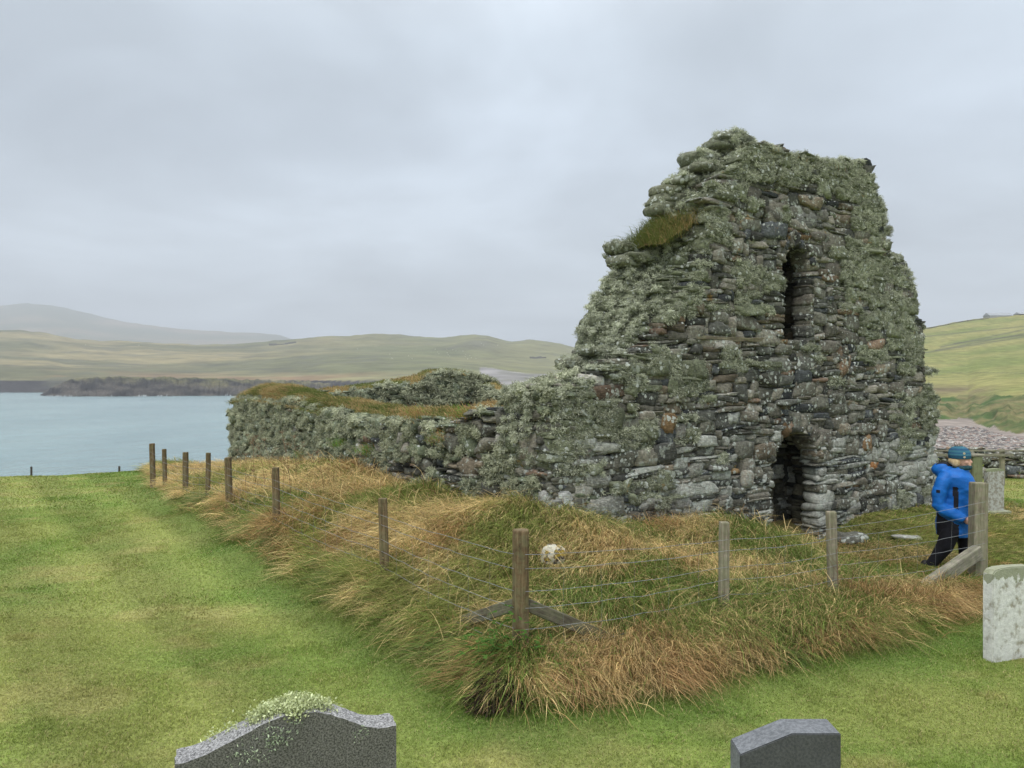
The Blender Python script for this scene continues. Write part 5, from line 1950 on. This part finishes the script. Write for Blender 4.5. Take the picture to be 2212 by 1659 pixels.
def far_house(px0, px1, D, hw, roof_h, label, depth=8, wallm=None, zb=None):
    xa, xb = (px0 - CX) / F * D, (px1 - CX) / F * D
    zb = zb if zb is not None else float(z_right(np.array([(px0 + px1) / 2]), np.array([float(D)]))[0]) - .8
    root = empty("farm_building", ((xa + xb) / 2, D, zb)); tag(root, label, "building")
    L_ = xb - xa
    bm = bmesh.new(); box_bm(bm, -L_ / 2, L_ / 2, 0, depth, 0, hw); mesh_obj("wall", bm, wallm or M_BW, root)
    bm = bmesh.new()
    v = [bm.verts.new(p) for p in [(-L_ / 2 - .3, -.3, hw), (L_ / 2 + .3, -.3, hw), (L_ / 2 + .3, depth + .3, hw), (-L_ / 2 - .3, depth + .3, hw), (-L_ / 2 - .3, depth / 2, hw + roof_h), (L_ / 2 + .3, depth / 2, hw + roof_h)]]
    for f in ((0, 1, 5, 4), (2, 3, 4, 5), (0, 4, 3), (1, 2, 5), (0, 3, 2, 1)): bm.faces.new([v[i] for i in f])
    mesh_obj("roof", bm, M_BR, root)
    return root


far_house(2138, 2188, 556, 1.6, 2.3, "long low farm building with pale grey roof on the hill crest")
far_house(2204, 2250, 556, 1.2, 1.6, "low dark building at the right end of the hill crest", wallm=M_DW)


def far_ruin(px0, px1, D, h_, label, zf=z_moor, steps=7, seed=1):
    xa, xb = (px0 - CX) / F * D, (px1 - CX) / F * D
    zb = float(zf(np.array([(px0 + px1) / 2]), np.array([float(D)]))[0]) - 1.0
    rr = random.Random(seed)
    bm = bmesh.new()
    n = steps
    L_ = (xb - xa)
    for k in range(n):
        hh = h_ * rr.uniform(.45, 1.0)
        zz = float(zf(np.array([px0 + (px1 - px0) * (k + .5) / n]), np.array([float(D)]))[0]) - 1.0 - zb
        box_bm(bm, -L_ / 2 + L_ * k / n, -L_ / 2 + L_ * (k + 1) / n - .02, 0, .9, zz - .6, zz + hh + 1)
        if k in (0, n - 1): box_bm(bm, -L_ / 2 + L_ * k / n, -L_ / 2 + L_ * k / n + .9, .92, 7, zz - .6, zz + hh * .8 + 1)
    o = mesh_obj("croft_ruin", bm, M_DW); o.location = ((xa + xb) / 2, D, zb)
    return tag(o, label, "ruin")


far_ruin(581, 640, 1420, 4.0, "dark roofless croft ruin below the left skyline of the moor", seed=2)
far_ruin(1144, 1180, 1180, 4.0, "small dark croft ruin on the green slope just left of the gable", seed=3)
far_ruin(1960, 2136, 552, .7, "long grey field dyke running along the hill crest to the farm building", zf=z_right, steps=30, seed=5)

# driftwood-pale stones of the shingle beach
rs = np.random.default_rng(88)
n = 4200
d = rs.uniform(72, 135, n); px = rs.uniform(1990, 2260, n)
x = (px - CX) / F * d; z = z_right(px, d)
foot_ = np.interp(px, [1800, 2000, 2090, 2110, 2150, 2212, 2400], [903, 905, 905, 915, 928, 938, 950])
keep = d < np.interp(foot_, [903, 950], [165, 105]) - 12
x, d, z = x[keep], d[keep], z[keep]; n = len(x)
bc = np.array([(0.30, 0.27, 0.24), (0.22, 0.2, 0.19), (0.27, 0.20, 0.17), (0.42, 0.40, 0.37), (0.12, 0.11, 0.11)])[rs.integers(0, 5, n)]
bc = bc * .9
V, Q, c = stones_mesh("p", np.stack([x, d, z + .03], 1), np.stack([rs.uniform(.08, .4, n), rs.uniform(.08, .3, n), rs.uniform(.05, .14, n)], 1), np.eye(3), np.concatenate([bc, np.zeros((n, 1))], 1), rs, k=(2.2, 3))
tag(link_mesh("shingle_stones", np_mesh("shingle_stones", V, Q, col=c, smooth=True), attr_mat("shingle", 3, .2, .3, .02)), "scattered pale and dark stones covering the shingle beach below the hill", "stones", kind="stuff")


# ------------------------------------------------------------------ the woman in the blue jacket
def ell(bm, c, r, rot=(0, 0, 0), sub=3):
    bmesh.ops.create_icosphere(bm, subdivisions=sub, radius=1, matrix=Matrix.Translation(c) @ Euler(rot).to_matrix().to_4x4() @ Matrix.Diagonal((*r, 1)))


def limb(bm, pts, rad, ns=14):
    """closed tapering tube along pts"""
    pts = [Vector(p) for p in pts]
    rings = []
    for i, p in enumerate(pts):
        t = (pts[min(i + 1, len(pts) - 1)] - pts[max(i - 1, 0)]).normalized()
        u = t.cross(Vector((0, 1, 0)))
        if u.length < .2: u = t.cross(Vector((1, 0, 0)))
        u.normalize(); v = t.cross(u)
        r = rad[i]; ru, rv = (r if hasattr(r, "__len__") else (r, r))
        rings.append([bm.verts.new(p + u * ru * math.cos(2 * math.pi * k / ns) + v * rv * math.sin(2 * math.pi * k / ns)) for k in range(ns)])
    for a, b in zip(rings[:-1], rings[1:]):
        for k in range(ns): bm.faces.new((a[k], a[(k + 1) % ns], b[(k + 1) % ns], b[k]))
    bm.faces.new(rings[0][::-1]); bm.faces.new(rings[-1])


def rings_z(bm, rows, ns=28):
    """horizontal elliptical rings (z, cx, rx, cy, ry)"""
    R_ = []
    for (z, cx, rx, cy, ry) in rows:
        R_.append([bm.verts.new((cx + rx * math.cos(2 * math.pi * k / ns), cy + ry * math.sin(2 * math.pi * k / ns), z)) for k in range(ns)])
    for a, b in zip(R_[:-1], R_[1:]):
        for k in range(ns): bm.faces.new((a[k], a[(k + 1) % ns], b[(k + 1) % ns], b[k]))
    bm.faces.new(R_[0][::-1]); bm.faces.new(R_[-1])


def fuse(name, bm, vox, mats, smooth_it=4, parent=None):
    """union of overlapping solids as one continuous surface"""
    bmesh.ops.recalc_face_normals(bm, faces=bm.faces)
    me = bpy.data.meshes.new(name + "_raw"); bm.to_mesh(me); bm.free()
    o = bpy.data.objects.new(name + "_raw", me); S.collection.objects.link(o)
    md = o.modifiers.new("r", "REMESH"); md.mode = "VOXEL"; md.voxel_size = vox
    if smooth_it:
        ms = o.modifiers.new("s", "SMOOTH"); ms.factor = .6; ms.iterations = smooth_it
    dg = bpy.context.evaluated_depsgraph_get()
    m2 = bpy.data.meshes.new_from_object(o.evaluated_get(dg))
    bpy.data.objects.remove(o); bpy.data.meshes.remove(me)
    m2.name = name
    m2.materials.clear()
    m2.polygons.foreach_set("use_smooth", np.ones(len(m2.polygons), bool))
    return link_mesh(name, m2, mats, parent)


M_SKIN = plain_mat("skin", (0.56, 0.33, 0.25), (0.64, 0.38, 0.29), 12, .6, .1)
M_JKT = plain_mat("blue_jacket", (0.004, 0.10, 0.39), (0.006, 0.135, 0.49), 9, .55, .5, .02, (1, 1, 1.6), spec=.3)
M_BLK = plain_mat("black_fabric", (0.006, 0.006, 0.010), (0.014, 0.014, 0.02), 14, .8, .5, .015)
M_TRS = plain_mat("black_trousers", (0.004, 0.004, 0.007), (0.012, 0.012, 0.018), 8, .8, .6, .02)
M_BOOT = plain_mat("dark_boot", (0.012, 0.011, 0.010), (0.03, 0.028, 0.025), 20, .6)
M_HAIR = plain_mat("blonde_hair", (0.40, 0.28, 0.14), (0.66, 0.52, 0.32), 30, .6, .8, .01, (1, 1, .2))
M_SCARF = plain_mat("teal_scarf", (0.012, 0.045, 0.055), (0.03, 0.075, 0.085), 40, .9, .6, .01)
M_POM = plain_mat("pompom_fur", (0.30, 0.24, 0.22), (0.55, 0.47, 0.45), 60, .9, .9, .02)
M_BTN = plain_mat("coconut_button", (0.38, 0.33, 0.22), (0.5, 0.45, 0.33), 60, .6)
# knitted hat: uneven bands of blue and teal
m, t, p, out = new_mat("striped_knit")
cc_ = t.nodes.new("ShaderNodeTexCoord"); sx_ = t.nodes.new("ShaderNodeSeparateXYZ"); t.links.new(cc_.outputs["Object"], sx_.inputs[0])
zn = math_n(t, "MULTIPLY_ADD", noise_n(t, 25, 2, .5, obj_vec(t)), .012, sx_.outputs[2])
zr = math_n(t, "MULTIPLY_ADD", zn, 1 / .19, -1.485 / .19)
r = ramp(t, [(0.0, (0.02, 0.06, 0.11)), (.13, (0.03, 0.10, 0.20)), (.2, (0.035, 0.16, 0.24)), (.3, (0.02, 0.07, 0.15)), (.42, (0.06, 0.20, 0.26)), (.5, (0.025, 0.09, 0.19)), (.62, (0.05, 0.17, 0.22)), (.75, (0.02, 0.07, 0.15)), (.9, (0.05, 0.16, 0.22))])
t.links.new(zr, r.inputs[0]); t.links.new(r.outputs[0], p.inputs["Base Color"])
bump(t, p, noise_n(t, 160, 2, .5, obj_vec(t, (1, 1, .6))), .8, .006)
M_HAT = m

PX, PY = (2064 - CX) / F * 9.8, 9.8
PZ = -0.105
woman = empty("person", (PX, PY, PZ), R(-40))
tag(woman, "woman in blue hooded jacket, striped bobble hat and black trousers, head bowed", "person")
bm = bmesh.new()
# body: head with features, neck, trunk, arms, hands, legs
hd = (0.062, 0, 1.505)
ell(bm, hd, (.094, .074, .112), (0, .25, 0))
ell(bm, (0.105, 0, 1.445), (.062, .054, .062), (0, .35, 0))          # jaw
ell(bm, (0.158, 0, 1.418), (.024, .024, .020))                       # chin
ell(bm, (0.172, 0, 1.470), (.026, .014, .016), (0, .6, 0))           # nose
ell(bm, (0.158, 0, 1.492), (.020, .011, .022), (0, .5, 0))
ell(bm, (0.163, 0, 1.443), (.016, .024, .008))                       # upper lip
ell(bm, (0.160, 0, 1.433), (.014, .021, .007))
ell(bm, (0.150, 0, 1.510), (.020, .050, .012))                       # brow
for sy in (-1, 1):
    ell(bm, (0.128, sy * .042, 1.462), (.030, .020, .026))           # cheek
    ell(bm, (0.045, sy * .074, 1.478), (.018, .010, .028))           # ear
    ell(bm, (0.146, sy * .030, 1.492), (.010, .013, .007))           # lowered lid
limb(bm, [(0.0, 0, 1.28), (0.02, 0, 1.36), (0.045, 0, 1.44)], [.062, .055, .052])
rings_z(bm, [(.70, 0.01, .13, 0, .15), (.85, .02, .15, 0, .17), (.98, .03, .14, 0, .15), (1.12, .04, .16, 0, .16), (1.24, .0, .14, 0, .17), (1.31, -.01, .10, 0, .12)])
for sy in (-1, 1):
    limb(bm, [(-.03, sy * .15, 1.27), (-.11, sy * .19, 1.12), (-.14, sy * .2, .92), (-.03, sy * .2, .82), (.12, sy * .165, .75)], [.06, .052, .045, .04, .028])
    # hand: palm, four unequal curled fingers and a thumb from its side
    ell(bm, (.165, sy * .155, .735), (.045, .018, .036), (0, .35, 0))
    for k, (dz, ln) in enumerate(((.026, .065), (.009, .072), (-.008, .066), (-.024, .052))):
        limb(bm, [(.19, sy * .155, .735 + dz), (.19 + ln * .55, sy * .150, .728 + dz), (.19 + ln * .85, sy * .128, .718 + dz), (.19 + ln * .8, sy * .108, .712 + dz)], [.0095, .009, .0085, .007], 8)
    limb(bm, [(.15, sy * .15, .762), (.175, sy * .135, .785), (.205, sy * .125, .79)], [.012, .0105, .0085], 8)
limb(bm, [(.0, -.085, .78), (-.06, -.09, .42), (-.28, -.09, .08)], [.085, .055, .04])
limb(bm, [(.04, .085, .78), (.11, .09, .44), (.105, .09, .08)], [.085, .055, .04])
body = fuse("body", bm, .0075, [M_SKIN], 2); body.parent = woman

bm = bmesh.new()
rings_z(bm, [(.56, 0.0, .14, 0, .17), (.72, .0, .17, 0, .19), (.84, .01, .175, 0, .19)])
limb(bm, [(-.01, -.09, .72), (-.05, -.10, .52), (-.10, -.10, .37), (-.19, -.10, .22), (-.28, -.10, .07)], [.115, .11, .10, .075, .07])
limb(bm, [(.05, .09, .72), (.09, .09, .52), (.11, .09, .40), (.11, .09, .22), (.10, .09, .05)], [.115, .11, .095, .08, .08])
tr_ = fuse("trousers", bm, .013, [M_TRS], 4); tr_.parent = woman
for sy, fx, fz, rt in ((-1, -.29, .03, .5), (1, .13, .02, 0)):
    bm = bmesh.new()
    ell(bm, (fx + .05, sy * .1, fz + .02), (.13, .05, .045), (0, rt * .6, 0)); ell(bm, (fx - .03, sy * .1, fz + .07), (.06, .05, .08))
    bt = fuse("boot", bm, .012, [M_BOOT], 2); bt.parent = woman

bm = bmesh.new()
rings_z(bm, [(.515, -.02, .19, 0, .19), (.60, -.02, .20, 0, .20), (.74, -.01, .205, 0, .20), (.88, .01, .20, 0, .185), (1.00, .02, .21, 0, .185), (1.12, .03, .22, 0, .19), (1.20, .02, .21, 0, .20),
             (1.28, -.01, .205, 0, .215), (1.34, -.01, .165, 0, .165), (1.385, .01, .13, 0, .12)])
for sy in (-1, 1):
    limb(bm, [(-.05, sy * .13, 1.31), (-.10, sy * .18, 1.22), (-.14, sy * .215, 1.06), (-.145, sy * .225, .92), (-.08, sy * .225, .855), (.04, sy * .20, .80), (.13, sy * .175, .755)],
         [.08, .092, .088, .08, .076, .068, .055])
# hood, rolled back behind the neck
ell(bm, (-.155, 0, 1.375), (.125, .125, .070), (0, -.35, 0))
ell(bm, (-.165, 0, 1.345), (.105, .125, .090))
ell(bm, (-.10, 0, 1.34), (.13, .135, .07))
# collar stand
for k in range(9):
    a = math.pi * (-.42 + .84 * k / 8)
    ell(bm, (.03 + .105 * math.cos(a), .085 * math.sin(a), 1.365), (.03, .03, .045), sub=2)
jk = fuse("jacket", bm, .011, [M_JKT, M_BLK], 4)
me = jk.data
rrn = np.zeros(len(me.vertices) * 3); me.vertices.foreach_get("co", rrn); vco = rrn.reshape(-1, 3)
# folds in the cloth
fold = (fbm(vco[:, 0] * 9 + vco[:, 1] * 4, vco[:, 2] * 16, 5, 3) - .5) * .022
nrm_ = np.zeros(len(me.vertices) * 3); me.vertex_normals.foreach_get("vector", nrm_); nrm_ = nrm_.reshape(-1, 3)
low = np.clip((1.3 - vco[:, 2]) * 5, .2, 1)[:, None]
vco = vco + nrm_ * fold[:, None] * low
me.vertices.foreach_set("co", vco.astype(np.float32).ravel())
for pl_ in me.polygons:
    c = pl_.center
    arm = False
    d2 = 1e9
    for (a0, b0) in (((-.165, 1.06), (-.17, .92)), ((-.17, .92), (-.10, .855)), ((-.10, .855), (.13, .755)), ((-.12, 1.22), (-.165, 1.06))):
        ax_, az_ = a0; bx2, bz2 = b0
        ex, ez = bx2 - ax_, bz2 - az_
        tt = max(0, min(1, ((c.x - ax_) * ex + (c.z - az_) * ez) / (ex * ex + ez * ez)))
        d2 = min(d2, math.hypot(c.x - ax_ - tt * ex, c.z - az_ - tt * ez))
    side = abs(c.y) > .06
    if side and d2 > .088 and ((-.19 < c.x < .075 and .50 < c.z < .82) or (0.0 + (1.17 - c.z) * .08 < c.x < .065 + (1.17 - c.z) * .02 and .82 <= c.z < 1.16)):
        pl_.material_index = 1
    if -.20 < c.x < -.02 and c.z > 1.40 and abs(c.y) < .085 and pl_.normal.z > .3:
        pl_.material_index = 1
jk.parent = woman
bm = bmesh.new(); bmesh.ops.create_cube(bm, size=1, matrix=Matrix.Translation((-.135, -.298, 1.10)) @ Matrix.Diagonal((.044, .012, .038, 1)))
bmesh.ops.bevel(bm, geom=list(bm.edges), offset=.003, segments=1, affect="EDGES")
bd = mesh_obj("sleeve_badge", bm, M_BLK); bd.parent = jk

bm = bmesh.new()
for k in range(12):
    a = 2 * math.pi * k / 12
    ell(bm, (.075 + .085 * math.cos(a), .075 * math.sin(a), 1.385 + .012 * math.cos(a)), (.034, .032, .034), sub=2)
sc_ = fuse("scarf", bm, .009, [M_SCARF], 2); sc_.parent = woman
bm = bmesh.new()
ell(bm, (.0, 0, 1.47), (.082, .090, .065)); ell(bm, (.02, -.076, 1.455), (.050, .026, .055), (0, .2, 0)); ell(bm, (.012, .07, 1.45), (.040, .024, .045)); ell(bm, (.03, -.075, 1.425), (.022, .018, .026))
hr = fuse("hair", bm, .009, [M_HAIR], 2); hr.parent = woman
bm = bmesh.new()
rings_z(bm, [(1.502, .050, .118, 0, .092), (1.510, .050, .128, 0, .102), (1.545, .048, .131, 0, .106), (1.58, .046, .127, 0, .104), (1.615, .044, .113, 0, .094), (1.64, .042, .088, 0, .075), (1.657, .04, .052, 0, .047), (1.662, .04, .02, 0, .02)], 40)
ht = mesh_obj("bobble_hat", bm, M_HAT); ht.data.polygons.foreach_set("use_smooth", np.ones(len(ht.data.polygons), bool)); ht.parent = woman
bm = bmesh.new(); ell(bm, (.035, 0, 1.685), (.047, .045, .036), sub=3)
rr = random.Random(3)
for vtx in bm.verts: vtx.co += (vtx.co - Vector((.035, 0, 1.685))) * rr.uniform(-.15, .22)
pm = mesh_obj("pompom", bm, M_POM); pm.parent = ht
for (bx2, bz2) in ((.115, 1.575), (.118, 1.530)):
    bm = bmesh.new(); bmesh.ops.create_cone(bm, segments=16, radius1=.0155, radius2=.0135, depth=.008, cap_ends=True, matrix=Matrix.Translation((bx2, -.086 - (.118 - bx2) * .3, bz2)) @ Euler((R(90), 0, R(22))).to_matrix().to_4x4())
    b_ = mesh_obj("button", bm, M_BTN); b_.parent = ht

# ------------------------------------------------------------------ haze
m = bpy.data.materials.new("haze"); m.use_nodes = True; t = m.node_tree; t.nodes.clear()
out = t.nodes.new("ShaderNodeOutputMaterial"); pv = t.nodes.new("ShaderNodeVolumePrincipled")
pv.inputs["Color"].default_value = (0.86, 0.91, 0.97, 1)
pv.inputs["Density"].default_value = 0.00032
t.links.new(pv.outputs[0], out.inputs["Volume"])
bm = bmesh.new(); box_bm(bm, -5400, 5400, -700, 5300, -15.5, 490)
hz = mesh_obj("haze", bm, m); hz["kind"] = "stuff"
